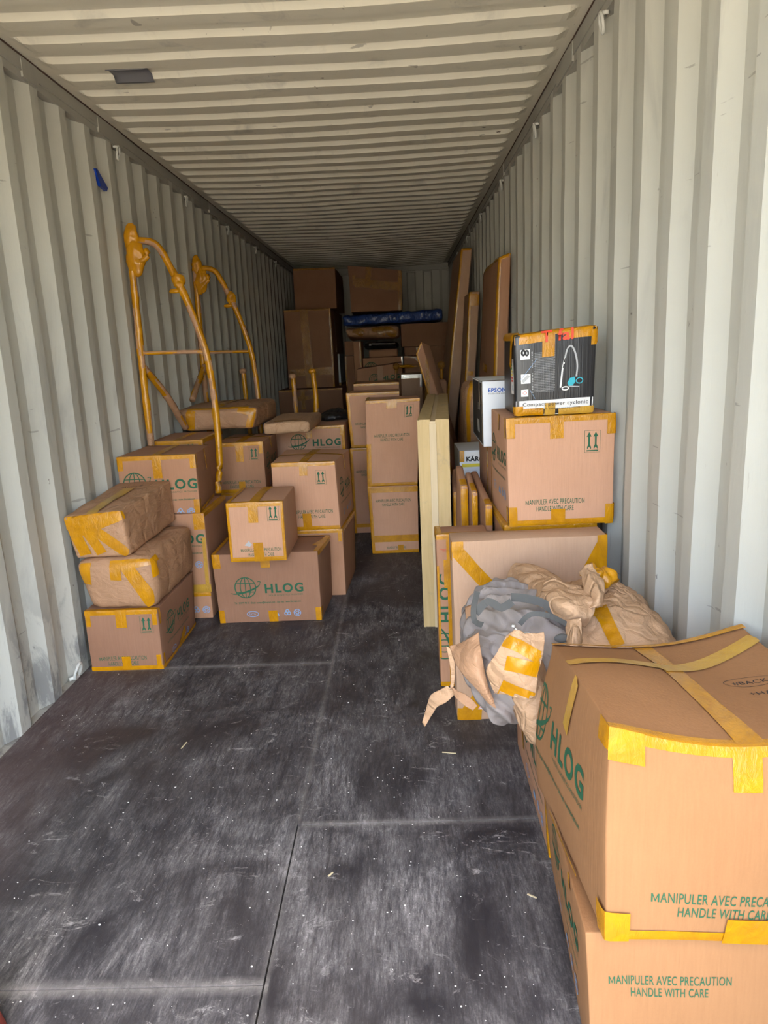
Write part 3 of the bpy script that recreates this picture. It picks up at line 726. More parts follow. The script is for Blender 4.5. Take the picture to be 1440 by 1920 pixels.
arch(4.297, 0, .602, .605, 'nearer arched pipe frame wrapped in yellow tape, its foot on the carton stack', [(-1.14, 4.30, 1.385), (-1.10, 4.55, 1.20), (-1.08, 4.82, .97)], 1)
arch(5.70, -.015, .0, .0, 'farther arched pipe frame wrapped in yellow tape, rising behind the large soft parcel', [(-1.14, 5.69, 1.36), (-1.15, 5.50, 1.25), (-1.155, 5.30, 1.125)], 21)
for (x, Y, z0, z1, sd, lb) in ((-.325, 5.86, .889, 1.275, 31, 'short wrapped post standing on the globe carton, rightmost of the short posts'),
                               (-.53, 6.16, 0, 1.235, 37, 'short wrapped post with curled paper top behind the thin flat parcel'),
                               (-.955, 6.2, 0, 1.295, 41, 'dark wrapped post nearly hidden behind the large soft parcel, leftmost of the short posts')):
    T = thing('wrapped_post', (x, Y, z0), lb, 'post', 'short wrapped posts')
    wrap_tube('shaft', [(x, Y, z0), (x+.012, Y, (z0+z1)/2), (x, Y, z1)], .020, T, .55, sd)
    bm = bmesh.new(); lump(bm, (x-.003, Y, z1+.004), (.03, .028, .022), 14, 8, .004, 30, seed=sd); obj('wrapped_tip', bm, [M_TAPE if sd == 31 else M_KRAFT], T)
bm = bmesh.new(); lump(bm, (-.185, 5.92, .915), (.11, .17, .04), 60, 36, .026, 14, .889, seed=4)
o = obj('plastic_film', bm, [M_FILM]); recentre(o); tag(o, 'crumpled heap of shiny black plastic film on the mid left globe carton', 'plastic film')

# ================================================================== CENTRE
B = Box(.125, .455, 4.98, 5.38, 0, .487, corners={(0, 0, 1): (.112, 4.98, .487), (1, 0, 1): (.463, 4.98, .487)})
carton('lower carton of the tall centre stack standing beside the wooden crate', B, [('F', handle(.17, .345)+handle(.18, .03, .9)[-1:])],
       [(.05, [('F', (0, .22), (1, .22)), ]), 'FL', 'FB', (.04, [('F', (.62, .03), (.62, .12))]), (.04, [('F', (0, .95), (1, .95))])], mat_=M_CARD_LIT)
B = Box(.122, .490, 4.98, 5.36, .490, 1.085, corners={(0, 0, 0): (.113, 4.98, .490), (1, 0, 0): (.462, 4.98, .490), (1, 0, 1): (.498, 4.98, 1.092), (0, 0, 1): (.126, 4.98, 1.085)}, bulge=.006)
carton('tall carton with up arrows and glossy tape along its top edge, beside the wooden crate', B, [('F', handle(.175, .315)+arrows(.29, .515))],
       ['FT', 'FB', (.07, [('F', (.48, 1), (.48, .90))]), (.035, [('F', (.04, 0), (.04, .5))]), 'TL'], mat_=M_CARD_LIT)
B = Box(-.043, .36, 5.60, 6.0, 0, .683)
carton('carton at the aisle end, half hidden at the bottom behind the tall centre stack', B, [('F', handle(.15, .46, .9))], ['FT', (.03, [('F', (0, .09), (1, .09))]), 'FL'], mat_=M_CARD_LIT)
B = Box(-.052, .36, 5.60, 6.0, .686, 1.108, corners={(0, 0, 0): (-.03, 5.6, .686)})
carton('carton with tape framed edges, half hidden at the top behind the tall centre stack', B, [('F', handle(.16, .15, .9))], ['FT', 'FB', 'FL', 'TL'], mat_=M_CARD_LIT)
B = Box(-.03, .36, 6.25, 6.75, 0, 1.15)
carton('tall carton with lifted taped flap behind the half hidden pair of centre cartons', B, [], ['FT', 'TL'])

# wooden crate slab standing on edge
cy_ = 3.545; yaw = -.0635
T = thing('wooden_crate', (.52, 4.5, 0), 'long flat plywood crate standing on edge in the middle of the aisle', 'crate')
def R2(x, y): return (.443+(x)*cos(yaw)-(y)*sin(yaw), cy_+(x)*sin(yaw)+(y)*cos(yaw))
def crate_box(x0, x1, y0, y1, z0, z1, name, m_):
    bm = bmesh.new(); addbox(bm, (x0, y0, z0), (x1, y1, z1))
    bmesh.ops.bevel(bm, geom=bm.edges[:], offset=.0015, segments=1)
    for v in bm.verts: v.co.x, v.co.y = R2(v.co.x, v.co.y)
    return obj(name, bm, [m_], T, False)
crate_box(0, .010, 0, 2.05, 0, 1.075, 'side_panel', M_PLY)
crate_box(.145, .155, 0, 2.05, 0, 1.075, 'side_panel', M_PLY)
crate_box(.010, .058, .003, .05, .0, 1.05, 'end_board', M_PLY)
crate_box(.092, .145, .003, .05, .0, 1.05, 'end_board', M_PLY)
crate_box(.0585, .0915, -.004, .05, .0, 1.058, 'end_batten', M_PINE)
crate_box(.010, .145, .05, 2.04, .01, 1.04, 'core_board', M_PLY)
crate_box(.010, .062, 0, 2.05, 1.05, 1.077, 'top_board', M_PLY)
crate_box(.088, .145, 0, 2.05, 1.05, 1.077, 'top_board', M_PLY)
crate_box(.062, .088, 0, 2.05, 1.04, 1.068, 'top_batten', M_PINE)

# slim cartons and flat packs in the right hand row
def slab(label, c0, c1, prints=(), tapes=(), mat_=None, name='flat_pack', cat='flat pack', group=None, **k):
    """c0: four base corners, c1: four top corners, ordered (00,10,11,01)"""
    idx = ((0, 0), (1, 0), (1, 1), (0, 1)); cs = {}
    for q, p in zip(idx, c0): cs[(q[0], q[1], 0)] = p
    for q, p in zip(idx, c1): cs[(q[0], q[1], 1)] = p
    return carton(label, Box(0, 1, 0, 1, 0, 1, corners=cs, **k), prints, tapes, mat_, name=name, cat=cat, group=group, step=.05)
GT = 'tall wrapped boards leaning on the right wall'
slab('tallest wrapped board at the back right, leaning with its narrow face towards the aisle', [(.735, 7.6, 0), (.87, 7.6, 0), (.87, 8.5, 0), (.735, 8.5, 0)], [(1.03, 7.6, 2.375), (1.141, 7.6, 2.375), (1.141, 8.5, 2.36), (1.01, 8.5, 2.36)],
     [], ['FL', 'FT'], M_CARD3, 'wrapped_board', 'board', GT, r=.012, bulge=.004, wob=.006, fr=2)
slab('shorter wrapped board with taped top, between the two tall leaning boards', [(.915, 7.0, 0), (1.00, 7.0, 0), (1.00, 7.5, 0), (.915, 7.5, 0)], [(1.044, 7.0, 1.915), (1.143, 7.0, 1.915), (1.143, 7.5, 1.91), (1.044, 7.5, 1.91)],
     [], [(.085, [('F', (.5, 1), (.5, .935)), ]), 'FL', (.05, [('F', (.5, .62), (.5, .60))])], M_CARD3, 'wrapped_board', 'board', GT, r=.01, bulge=.004, wob=.004, fr=2)
slab('broad wrapped board with slanted top leaning on the right wall behind the printed boxes', [(.965, 5.18, 0), (1.09, 5.18, 0), (1.09, 6.22, 0), (.985, 6.22, 0)], [(1.068, 5.18, 2.00), (1.150, 5.18, 2.03), (1.163, 6.22, 2.05), (1.085, 6.22, 2.01)],
     [], ['FT', 'FL', 'TL', (.05, [('L', (0.02, 1), (0.02, 0))]), (.06, [('L', (.35, .63), (.65, .62))])], M_CARD, 'wrapped_board', 'board', GT, r=.014, bulge=.010, wob=.008, fr=3)
GF = 'flat wrapped packs standing on edge'
def edgepack(label, x0, x1, y0, y1, z1, z1b, mt, tp):
    d = (y1-y0)*.0635 if x0 < .62 else 0
    slab(label, [(x0, y0, 0), (x1, y0, 0), (x1+d, y1, 0), (x0+d, y1, 0)], [(x0, y0, z1), (x1, y0, z1), (x1+d, y1, z1b), (x0+d, y1, z1b)], [], tp, mt, 'flat_pack', 'flat pack', GF, r=.010, bulge=.003, wob=.004, fr=5)
edgepack('thin wrapped pack right against the crate, leftmost of the packs on edge', .612, .641, 3.60, 3.86, .70, .78, M_CARD, [(.02, [('F', (.2, 0), (.2, 1))])])
edgepack('flat pack with its whole front edge covered in yellow tape, beside the crate', .628, .664, 3.30, 3.585, .785, .84, M_CARD, [(.034, [('F', (.5, 0), (.5, 1)), ('T', (.5, 0), (.5, .3))])])
edgepack('rounded flat pack with a taped top corner, standing right of the fully taped pack', .668, .697, 3.20, 3.50, .775, .82, M_CARD, [(.036, [('F', (.55, 1), (.55, .82)), ('T', (.5, 0), (.5, .4))]), (.02, [('F', (.85, .9), (.2, .74))])])
edgepack('lowest flat pack on edge, taped at its top, touching the right carton stack', .708, .741, 3.02, 3.62, .752, .80, M_CARD, [(.036, [('F', (.5, 1), (.5, .88)), ('T', (.5, 0), (.5, .15))])])
# printed pressure washer carton
o = []; g_rect(o, 0, .795, .26, .868, 'w'); g_rect(o, 0, .78, .26, .797, 'y'); g_text(o, 'K\u00c4RCHER', .118, .812, width=.165, bold=.05, ink='k', sx=1.1)
g_line(o, [(.055, .60), (.055, .70), (.07, .735), (.09, .735), (.10, .70)], .010, 'e'); g_line(o, [(.085, .60), (.085, .69)], .006, 'e'); g_line(o, ell(.075, .615, .022, .022, n=12), .006, 'e', True)
g_rect(o, .0, .5, .26, .56, 'b')
carton('white and yellow printed carton with black lettering, behind the packs on edge', Box(.672, .93, 3.88, 4.25, 0, .868), [('F', o)], [(.03, [('F', (.04, 1), (.04, .93))])], M_WCARD, name='printed_box', cat='box', group='printed retail boxes')
# carton carrying the printer box
B = Box(.772, 1.165, 3.22, 3.80, 0, .966, bulge=.006)
carton('carton with dark side and yellow tape bands, under the white and blue printed box', B, [], [(.05, [('L', (.62, 1), (.80, .2))]), (.05, [('L', (.95, 1), (.95, .4))]), 'FT'])
o = []; g_text(o, 'EPSON', .066, .245, width=.080, bold=.03, ink='e', sx=1.05); g_text(o, 'EXCEED YOUR VISION', .066, .235, width=.078, bold=.0, ink='k')
for z in (.165, .155, .14, .10, .06): g_rect(o, .07, z, .07+random.uniform(.05, .12), z+.002, 's')
for z in (.160, .10, .055): g_line(o, [(.05, z), (.058, z), (.058, z+.008), (.05, z+.008)], .001, 'k', True)
g_rect(o, .055, .02, .30, .085, 'b')
B = Box(.733, 1.08, 3.26, 3.80, .969, 1.262, corners={(0, 1, 0): (.742, 3.8, .972), (0, 1, 1): (.742, 3.80, 1.262), (0, 0, 1): (.730, 3.26, 1.262)})
s2 = []; g_rect(s2, .0, .0, .545, .293, 'k'); g_rect(s2, .30, .05, .40, .11, 's'); g_text(s2, 'L3060', .40, .16, width=.10, ink='s')
carton('white box with blue lettering and dark side, between brown bundle and vacuum cleaner box', B, [('F', o), ('L', s2)], [(.03, [('L', (.97, 1), (.97, 0))], M_STAPE), (.03, [('T', (0, .03), (1, .03))], M_STAPE), (.04, [('L', (.75, 1), (.85, .62))], M_STAPE)], M_WCARD, name='printed_box', cat='box', group='printed retail boxes')
B = Box(.765, 1.00, 4.50, 4.85, 0, 1.19, r=.05, bulge=.01, wob=.012, crum=.008, fr=6)
carton('tall brown paper bundle standing behind the white and blue printed box', B, [], [(.035, [('F', (.06, .7), (.1, 1)), ('T', (.1, 0), (.3, .5))])], M_KRAFT, name='paper_bundle', cat='parcel', group=G2, part='paper_wrap', step=.03)

# right carton stack
B = Box(.752, 1.112, 2.75, 3.20, 0, .728)
carton('tall carton of the right stack, mostly hidden behind the big flat carton', B, [('F', arrows(.325, .652)+handle(.18, .4)), ('L', rotg(logo(.2, 0, .9, False, False), .33, .38)[:0]+logo(.25, .60, .95, icons=False))],
       ['FT', (.06, [('F', (.47, 1), (.47, .86))]), 'FL', 'FR', 'TL'])
B = Box(.757, 1.163, 2.72, 3.16, .731, 1.148, corners={(0, 0, 0): (.768, 2.72, .731), (0, 0, 1): (.757, 2.72, 1.145), (1, 0, 1): (1.168, 2.73, 1.15)})
carton('big square carton with up arrows, directly under the black vacuum cleaner box', B, [('F', handle(.178, .055, .93)+arrows(.318, .315)), ('L', logo(.22, .26, 1.0))],
       ['FT', 'FB', (.050, [('T', (.45, 1), (.45, 0)), ('F', (.46, 1), (.46, .80))]), (.055, [('F', (.47, 0), (.47, .15))]), 'kLT', 'kRT', 'kLB', 'kRB', (.03, [('L', (.6, 1), (.6, .85))])], mat_=M_CARD_LIT)
# vacuum cleaner box
o = []
g_rect(o, .0, .0, .295, .058, 'w'); ob = []; g_text(ob, 'Compact power cyclonic', .15, .037, width=.245, bold=0, ink='k', sx=1.15); g_text(ob, 'STOFZUIGER  ASPIRATEUR SANS SAC  HOOVER', .16, .022, width=.17, bold=0, ink='k', sx=1.0)
g_text(ob, 'T fal', .155, .270, width=.115, bold=.022, ink='r', sx=1.15)
for z in (.215, .125, .075):
    s = .036 if z > .1 else .027; g_rect(o, .022, z, .022+s, z+s, 'w')
g_line(o, ell(.034, .240, .006, .009, n=8), .008, 'k', True); g_line(o, ell(.047, .238, .005, .009, n=8), .007, 'k', True)
g_line(o, [(.027, .132), (.038, .142), (.052, .155)], .012, 's'); g_line(o, ell(.036, .089, .007, .005, n=10), .002, 'r', True)
for i in range(26): g_rect(o, .064, .088+i*.006, .068, .0905+i*.006, 's') if i not in (13, 14, 15) else None
for i in range(25): g_rect(o, .072, .09+i*.006, .15, .0907+i*.006, 's')
for i in range(17): g_rect(o, .072+i*.0045, .09, .0724+i*.0045, .235, 's')
g_line(o, [(.02, .14), (.05, .175), (.085, .215)], .0016, 'b'); g_line(o, [(.055, .1), (.075, .065)], .0012, 'b')
g_line(o, [(.170, .10), (.178, .17), (.186, .205)], .006, 'w'); g_line(o, [(.180, .17), (.19, .225), (.200, .245)], .004, 'k')
hose = [(p.x, p.y) for p in resample([(.186, .205, 0), (.192, .232, 0), (.203, .246, 0), (.215, .236, 0), (.226, .205, 0), (.231, .17, 0), (.228, .135, 0)], .004)]; g_line(o, hose, .006, 's')
g_poly(o, [(.195, .115), (.205, .132), (.222, .135), (.226, .118), (.215, .104), (.200, .104)], 't'); g_poly(o, [(.222, .135), (.245, .130), (.252, .118), (.238, .104), (.218, .104), (.226, .12)], 'k'); g_line(o, ell(.240, .120, .012, .010, n=12), .003, 't', True); g_line(o, ell(.188, .096, .012, .006, n=12), .004, 'w', True); g_line(o, [(.2, .103), (.24, .098)], .003, 's')
s2 = []; g_rect(s2, .245, .085, .305, .22, 'w')
for i, c_ in enumerate(('G', 'G', 'y', 'y', 'r', 'r')): g_rect(s2, .252, .192-i*.012, .27+i*.004, .200-i*.012, c_)
g_rect(s2, .285, .165, .298, .175, 'k'); g_text(s2, 'XL', .28, .10, width=.03, ink='b')
B = Box(.802, 1.092, 2.74, 3.07, 1.151, 1.455, r=.012, wob=.004, bulge=.004, corners={(0, 0, 1): (.793, 2.74, 1.446), (1, 0, 1): (1.098, 2.74, 1.475), (0, 0, 0): (.795, 2.74, 1.151), (1, 0, 0): (1.085, 2.74, 1.152)})
carton('black printed vacuum cleaner box with yellow taped edges, topmost on the right stack', B, [('F', o), ('L', s2), ('F', ob, .0075)],
       [(.05, [('F', (0, .955), (.40, .965)), ('T', (0, .08), (.42, .08))]), (.05, [('F', (.62, .965), (1, .955)), ('T', (.38, .08), (1, .08))]), (.022, [('F', (.38, .985), (.66, .985))]),
        (.045, [('T', (.48, 1), (.48, 0)), ('F', (.42, 1), (.42, .70))]), (.040, [('F', (.44, 0), (.44, .15))], M_TAPE2), (.030, [('F', (0, .035), (.36, .045))]), (.028, [('F', (.55, .03), (1, .045))], M_TAPE2), (.03, [('F', (.05, 0), (.05, .12)), ('L', (.95, 0), (.95, .12))]), (.03, [('F', (.98, .95), (.98, .78)), ('R', (.03, .98), (.03, .8))]), (.04, [('L', (.95, 1), (.80, .60))]), 'TL'],
       M_BCARD, name='printed_box', cat='box', group='printed retail boxes', sub=.03)

# flat cartons in front of the right stack
B = Box(.492, .70, 2.86, 2.98, 0, .672, bulge=.002, corners={(0, 0, 1): (.490, 2.86, .672), (1, 0, 1): (.700, 2.86, .672), (1, 1, 1): (.700, 2.985, .675), (0, 1, 1): (.490, 2.985, .675)})
carton('upright carton with sideways green logo, peeking out left of the big flat carton', B, [('F', rotg(logo(.31, 0, 1.0, False, False), .026, 0)+[(V, F, INK['r']) for V, F, m_ in handle(.04, .60, .22)])],
       ['FT', 'FB', (.018, [('F', (.235, 0), (.235, 1))]), (.008, [('F', (.02, .2), (.02, .8))]), (.03, [('F', (.20, .84), (.20, .66))]), 'TL'])
o = []
o += [(V, F, INK['w']) for V, F, m_ in [([(.06, .035), (.115, .05), (.105, .095), (.05, .08)], [(0, 1, 2, 3)], 0)]]
for i in range(4): g_line(o, [(.062, .045+i*.011), (.106, .057+i*.011)], .0025, 'r')
g_poly(o, [(.335, .535), (.36, .515), (.385, .535), (.36, .56)], 'w'); g_line(o, [(.343, .535), (.36, .523)], .002, 'r'); g_line(o, [(.352, .545), (.372, .530)], .002, 'r')
B = Box(.541, 1.112, 2.57, 2.70, 0, .716, bulge=.006, wob=.004, corners={(0, 0, 1): (.533, 2.57, .716), (1, 0, 1): (1.103, 2.57, .722), (1, 1, 1): (1.103, 2.70, .722), (0, 1, 1): (.533, 2.70, .718)})
carton('big pale flat carton standing upright with taped corners, right behind the torn parcel', B, [('F', o)],
       [(.05, [('F', (0.01, .97), (.27, .72))]), (.05, [('F', (.99, .97), (.86, .78))]), (.05, [('F', (.03, 1), (.03, .95)), ('L', (.9, 1), (.9, .9))]), (.05, [('F', (.04, .02), (.20, .20))]), (.05, [('F', (0, .04), (.16, .03))]), 'kRT', (.04, [('F', (.975, 1), (.975, .5))])], M_CARD3)

# ================================================================== FRONT RIGHT: crushed cartons
B = Box(.738, 1.165, 1.78, 2.38, 0, .292, corners={(0, 0, 1): (.722, 1.78, .292), (0, 1, 1): (.735, 2.38, .292), (0, 0, 0): (.735, 1.78, 0), (0, 1, 0): (.742, 2.38, 0)})
carton('dark low carton on the floor with pale blue marks, under the torn parcel', B, [('L', logo(.36, .21, 1.0))], ['TL', (.03, [('L', (.22, 1), (.30, .3))]), 'FL'])
fl_ = at(1100, 1800, 1.14)
B = Box(fl_.x, 1.165, 1.14, 1.77, 0, .345, bulge=.003, wob=.003, corners={(0, 0, 0): (fl_.x+.018, 1.145, 0), (0, 1, 0): (.735, 1.76, 0), (0, 1, 1): (.715, 1.765, .262), (1, 1, 1): (1.165, 1.765, .262), (0, 0, 1): (fl_.x-.006, 1.14, .348), (1, 0, 1): (1.165, 1.14, .330)})
carton('carton standing on the floor at the front right, squashed under the biggest sagging carton', B,
       [('F', handle(.152, .200, .93)), ('L', logo(.33, .235, 1.0))], ['FB', (.02, [('L', (.985, 0), (.985, .25))]), (.02, [('L', (.70, 1), (.72, .90))])], M_CARD2, sub=.03)
def g1hook(a, b_, c, f):
    v = Vector()
    top = max(0, (c-.5)*2)
    v.z -= .050*top*sin(pi*a)*(1-.45*b_)*max(0, 1-b_*.3)*(1 if b_ > 0 or c >= 1 else 1)       # sagging lid
    v.z += .030*top*(b_**3)*(a**3)-.0
    v.z += .022*top*sin(pi*a*1.6+.6)*sin(pi*b_)
    v.x -= .020*(b_**2)*(1-a)*sin(pi*min(1, c*1.05))                      # left side bows outwards near the back
    v.y -= .018*sin(pi*a)*sin(pi*c)*(1-b_)
    return v
B = Box(.693, 1.165, 1.10, 1.68, .36, .785, bulge=.010, wob=.005, hook=g1hook,
        corners={(0, 0, 0): (.690, 1.10, .374), (1, 0, 0): (1.168, 1.10, .350), (0, 0, 1): (.693, 1.10, .787), (1, 0, 1): (1.168, 1.10, .795),
                 (0, 1, 0): (.690, 1.70, .283), (1, 1, 0): (1.165, 1.70, .283), (0, 1, 1): (.712, 1.66, .695), (1, 1, 1): (1.165, 1.66, .700)})
o = handle(.203, .056, 1.04)
tp_ = []; g_text(tp_, '#BACK', .375, .30, width=.075, bold=0, ink='k'); g_line(tp_, ell(.375, .31, .055, .026, n=26), .0015, 'k', True); g_text(tp_, '+HANGA', .395, .235, width=.10, bold=0, ink='k')
carton('biggest nearest carton with sagging taped lid and handling text, front right corner', B, [('F', o), ('L', logo(.190, .240, 1.32, icons=False)), ('T', tp_)],
       ['FT', 'FB', (.048, [('T', (.47, 1), (.50, 0)), ('F', (.475, 1), (.475, .78))], M_TAPE), (.046, [('T', (0, .62), (.45, .66))], M_TAPE2), (.046, [('T', (.42, .62), (1, .86))], M_TAPE2), (.044, [('L', (.58, 1), (.50, .70))], M_TAPE2),
        (.060, [('F', (.06, 1), (.06, .86)), ('L', (.96, 1), (.96, .9))]), (.045, [('F', (.04, 0), (.04, .14)), ('L', (.97, 0), (.97, .14))]), (.085, [('F', (.52, 0), (.52, .135))]), (.03, [('T', (0, .985), (1, .985))]), (.012, [('L', (.25, .012), (.70, .012))])],
       M_CARD2, step=.025, sub=.02)

# ================================================================== TORN PARCEL WITH GREY BAG
SUP = .296
def patch(name, rows, parent, mat_, nu=26, nv=26, amp=.006, fr=16, th=.0015, seed=0, edge=0):
    P = [[Vector(p) for p in r] for r in rows]; R_, K_ = len(P), len(P[0])
    def cr(p0, p1, p2, p3, t): return .5*((2*p1)+(-p0+p2)*t+(2*p0-5*p1+4*p2-p3)*t*t+(-p0+3*p1-3*p2+p3)*t**3)
    def interp(L, t):
        n = len(L)-1; i = min(n-1, int(t*n)); s = t*n-i; return cr(L[max(i-1, 0)], L[i], L[i+1], L[min(i+2, n)], s)
    def fn(u, v):
        if edge: # ragged torn outline
            k = edge*noise.noise(Vector((u*9, v*9, seed))); u2 = min(1, max(0, u+k*(abs(2*u-1)**4))); v2 = min(1, max(0, v+k*(abs(2*v-1)**4)))
        else: u2, v2 = u, v
        p = interp([interp(r, v2) for r in P], u2)
        return p+noise.noise_vector(p*fr*.6+Vector((seed, 0, 0)))*amp*1.2+Vector((.2, -.7, .6))*(ridged(p+Vector((0, seed, 0)), fr)*amp)
    bm = bmesh.new(); grid(bm, fn, nu, nv)
    o = obj(name, bm, [mat_], parent); s = o.modifiers.new('thickness', 'SOLIDIFY'); s.thickness = th; s.offset = 0
    return o
BT = thing('duffel_bag', (.74, 2.12, SUP), 'slumped grey fabric bag spilling out of the torn brown paper', 'bag')
def fold(p, k, sd):
    w = p.x*k[0]+p.y*k[1]+p.z*k[2]+2.6*noise.noise(p*3.2+Vector((sd, 0, 0)))
    return ((1+cos(2*w))/2)**1.4
def bagf(p):
    q = p.copy()
    a = fold(q, (26, 34, 0), 2)-.5; b_ = fold(q, (44, 0, 22), 7)-.5; c = fold(q, (70, 50, 40), 12)-.5
    p.z += (.024*a+.007*c)*(1 if q.z > .5 else .4); p.y -= .020*b_+.006*c; p.x -= .014*(fold(q, (0, 34, 30), 4)-.5)
    if p.x > .70: p.z = max(p.z, SUP+.003)
    p.y = min(p.y, 2.54); return p
bm = bmesh.new(); lump(bm, (.745, 2.15, .485), (.205, .28, .175), 150, 100, .010, 7, pw=.78, seed=3, fn=bagf)
obj('bag_body', bm, [M_BAG], BT)
bm = bmesh.new()
def endf(p):
    q = p.copy(); p.x += (.47-q.z)*.22; p.y -= .020*(fold(q, (48, 0, 20), 9)-.5)+.006*fold(q, (80, 40, 60), 3); p.x -= .016*(fold(q, (0, 40, 24), 5)-.5); return p
lump(bm, (.612, 2.00, .455), (.080, .12, .135), 100, 70, .010, 9, pw=.9, seed=8, fn=endf)
obj('bag_end', bm, [M_BAG], BT)
def ribbon(name, pts, w, mat_, parent, th=.0018):
    pts = resample(pts, .012); bm = bmesh.new(); V = []
    for i, p in enumerate(pts):
        d = (pts[min(i+1, len(pts)-1)]-pts[max(i-1, 0)]).normalized(); s = d.cross(Vector((0, -1, .6)).normalized()).normalized()
        V.append((bm.verts.new(p-s*w/2), bm.verts.new(p+s*w/2)))
    for i in range(len(V)-1): bm.faces.new((V[i][0], V[i+1][0], V[i+1][1], V[i][1]))
    o = obj(name, bm, [mat_], parent, False); m_ = o.modifiers.new('thickness', 'SOLIDIFY'); m_.thickness = th; return o
ribbon('strap', [at(892, 1150, 1.93), at(915, 1128, 1.93), at(940, 1140, 1.92), at(960, 1128, 1.93)], .022, M_STRAP, BT)
ribbon('strap', [at(958, 1120, 1.95), at(985, 1122, 1.95), at(1020, 1132, 1.94), at(1040, 1150, 1.93)], .024, M_STRAP, BT)
ribbon('handle_loop', [at(975, 1170, 1.85), at(995, 1152, 1.84), at(1030, 1155, 1.84), at(1065, 1172, 1.86)], .014, M_STRAP, BT)
ribbon('handle_loop', [at(895, 1110, 1.97), at(888, 1140, 1.93), at(890, 1165, 1.90), at(905, 1172, 1.87)], .016, M_STRAP, BT)
bm = bmesh.new(); lump(bm, at(1053, 1197, 1.83), (.020, .008, .012), 14, 8, .001, 20); obj('rubber_patch', bm, [M_STRAP], BT)
bm = bmesh.new(); lump(bm, at(962, 1174, 1.80), (.006, .005, .005), 10, 8, .001, 60); tube(bm, resample([at(965, 1178, 1.80), at(978, 1188, 1.80), at(992, 1186, 1.80)], .01), .004, 6); obj('zip_pull', bm, [M_STAPE], BT)

PT = thing('torn_parcel', (.95, 2.1, SUP), 'torn open brown paper parcel wrapped around a grey bag, front right', 'parcel')
bm = bmesh.new()
def clampr(p):
    p.x = min(p.x, 1.155); p.y = min(p.y, 2.54); p.z = max(p.z, SUP+.004); return p
lump(bm, (.955, 2.13, .475), (.205, .34, .175), 84, 60, .020, 13, pw=.9, seed=11, fn=clampr)
obj('paper_wrap', bm, [M_KRAFT2], PT)
bm = bmesh.new()
def lobef(p):
    if p.x > .715 or p.y > 1.785: pass
    if p.x > .72: p.z = max(p.z, .30)
    t_ = (p.z-.28)/.34; p.x += (1-t_)*.055
    return p
lump(bm, (.672, 1.875, .455), (.055, .08, .150), 48, 40, .012, 16, pw=.85, seed=17, fn=lobef)
obj('paper_wrap', bm, [M_KRAFT2], PT)
# torn collars and strips
patch('torn_paper_flap', [[at(940, 1130, 2.30), at(945, 1105, 2.36), at(952, 1075, 2.42), at(965, 1058, 2.44)],
                          [at(985, 1125, 2.18), at(985, 1098, 2.22), at(985, 1075, 2.32), at(985, 1058, 2.40)],
                          [at(1015, 1150, 2.02), at(1020, 1118, 2.08), at(1012, 1085, 2.22), at(1015, 1064, 2.36)],
                          [at(1050, 1165, 1.95), at(1052, 1135, 1.98), at(1055, 1110, 2.10), at(1050, 1085, 2.30)]], PT, M_KRAFT2, 34, 34, .009, 20, seed=1, edge=.08)
patch('torn_paper_flap', [[at(1005, 1140, 1.98), at(1010, 1118, 2.02), at(1018, 1098, 2.08), at(1020, 1078, 2.14)],
                          [at(1040, 1158, 1.92), at(1045, 1135, 1.90), at(1050, 1112, 1.96), at(1055, 1090, 2.06)],
                          [at(1072, 1172, 1.89), at(1078, 1150, 1.86), at(1085, 1125, 1.92), at(1090, 1100, 2.05)],
                          [at(1100, 1178, 1.90), at(1108, 1155, 1.88), at(1118, 1130, 1.94), at(1125, 1105, 2.06)]], PT, M_KRAFT2, 34, 34, .010, 22, seed=5, edge=.06)
patch('torn_paper_flap', [[at(1082, 1075, 2.10), at(1095, 1060, 2.08), at(1108, 1058, 2.10)], [at(1092, 1100, 2.02), at(1108, 1088, 1.98), at(1122, 1082, 2.05)],
                          [at(1100, 1128, 1.96), at(1120, 1112, 1.93), at(1136, 1108, 2.0)], [at(1085, 1150, 1.92), at(1112, 1140, 1.90), at(1134, 1130, 1.98)]], PT, M_KRAFT2, 30, 22, .011, 24, seed=9, edge=.08)
patch('torn_paper_flap', [[at(1058, 1165, 1.88), at(1072, 1160, 1.85), at(1088, 1158, 1.84)], [at(1062, 1190, 1.84), at(1075, 1185, 1.80), at(1090, 1185, 1.82)], [at(1062, 1222, 1.80), at(1072, 1222, 1.77), at(1090, 1222, 1.79)]], PT, M_KRAFT2, 26, 16, .006, 22, seed=12, edge=.05)
# long torn strips hanging over the aisle
patch('torn_paper_flap', [[at(842, 1214, 1.98), at(862, 1208, 1.96), at(884, 1196, 1.92), at(898, 1188, 1.92)], [at(850, 1240, 1.95), at(868, 1232, 1.90), at(886, 1225, 1.86), at(900, 1222, 1.86)],
                          [at(862, 1262, 1.90), at(880, 1262, 1.86), at(896, 1262, 1.84), at(908, 1262, 1.85)], [at(894, 1292, 1.86), at(902, 1292, 1.84), at(912, 1294, 1.83), at(920, 1296, 1.84)], [at(916, 1318, 1.85), at(921, 1322, 1.84), at(926, 1326, 1.84), at(930, 1328, 1.84)]], PT, M_KRAFT, 40, 24, .006, 16, seed=21)
patch('torn_paper_strip', [[at(838, 1212, 1.99), at(852, 1222, 1.98)], [at(842, 1240, 1.99), at(852, 1244, 1.98)], [at(845, 1268, 1.99), at(852, 1268, 1.99)], [at(844, 1292, 2.0), at(850, 1290, 2.0)]], PT, M_KRAFT2, 24, 8, .004, 18, seed=22)
patch('torn_paper_strip', [[at(838, 1286, 2.02), at(856, 1300, 2.0)], [at(822, 1294, 2.04), at(836, 1318, 2.02)], [at(806, 1306, 2.06), at(818, 1328, 2.04)], [at(798, 1328, 2.08), at(808, 1340, 2.06)], [at(790, 1354, 2.08), at(796, 1362, 2.07)]], PT, M_KRAFT2, 30, 8, .004, 24, seed=23)
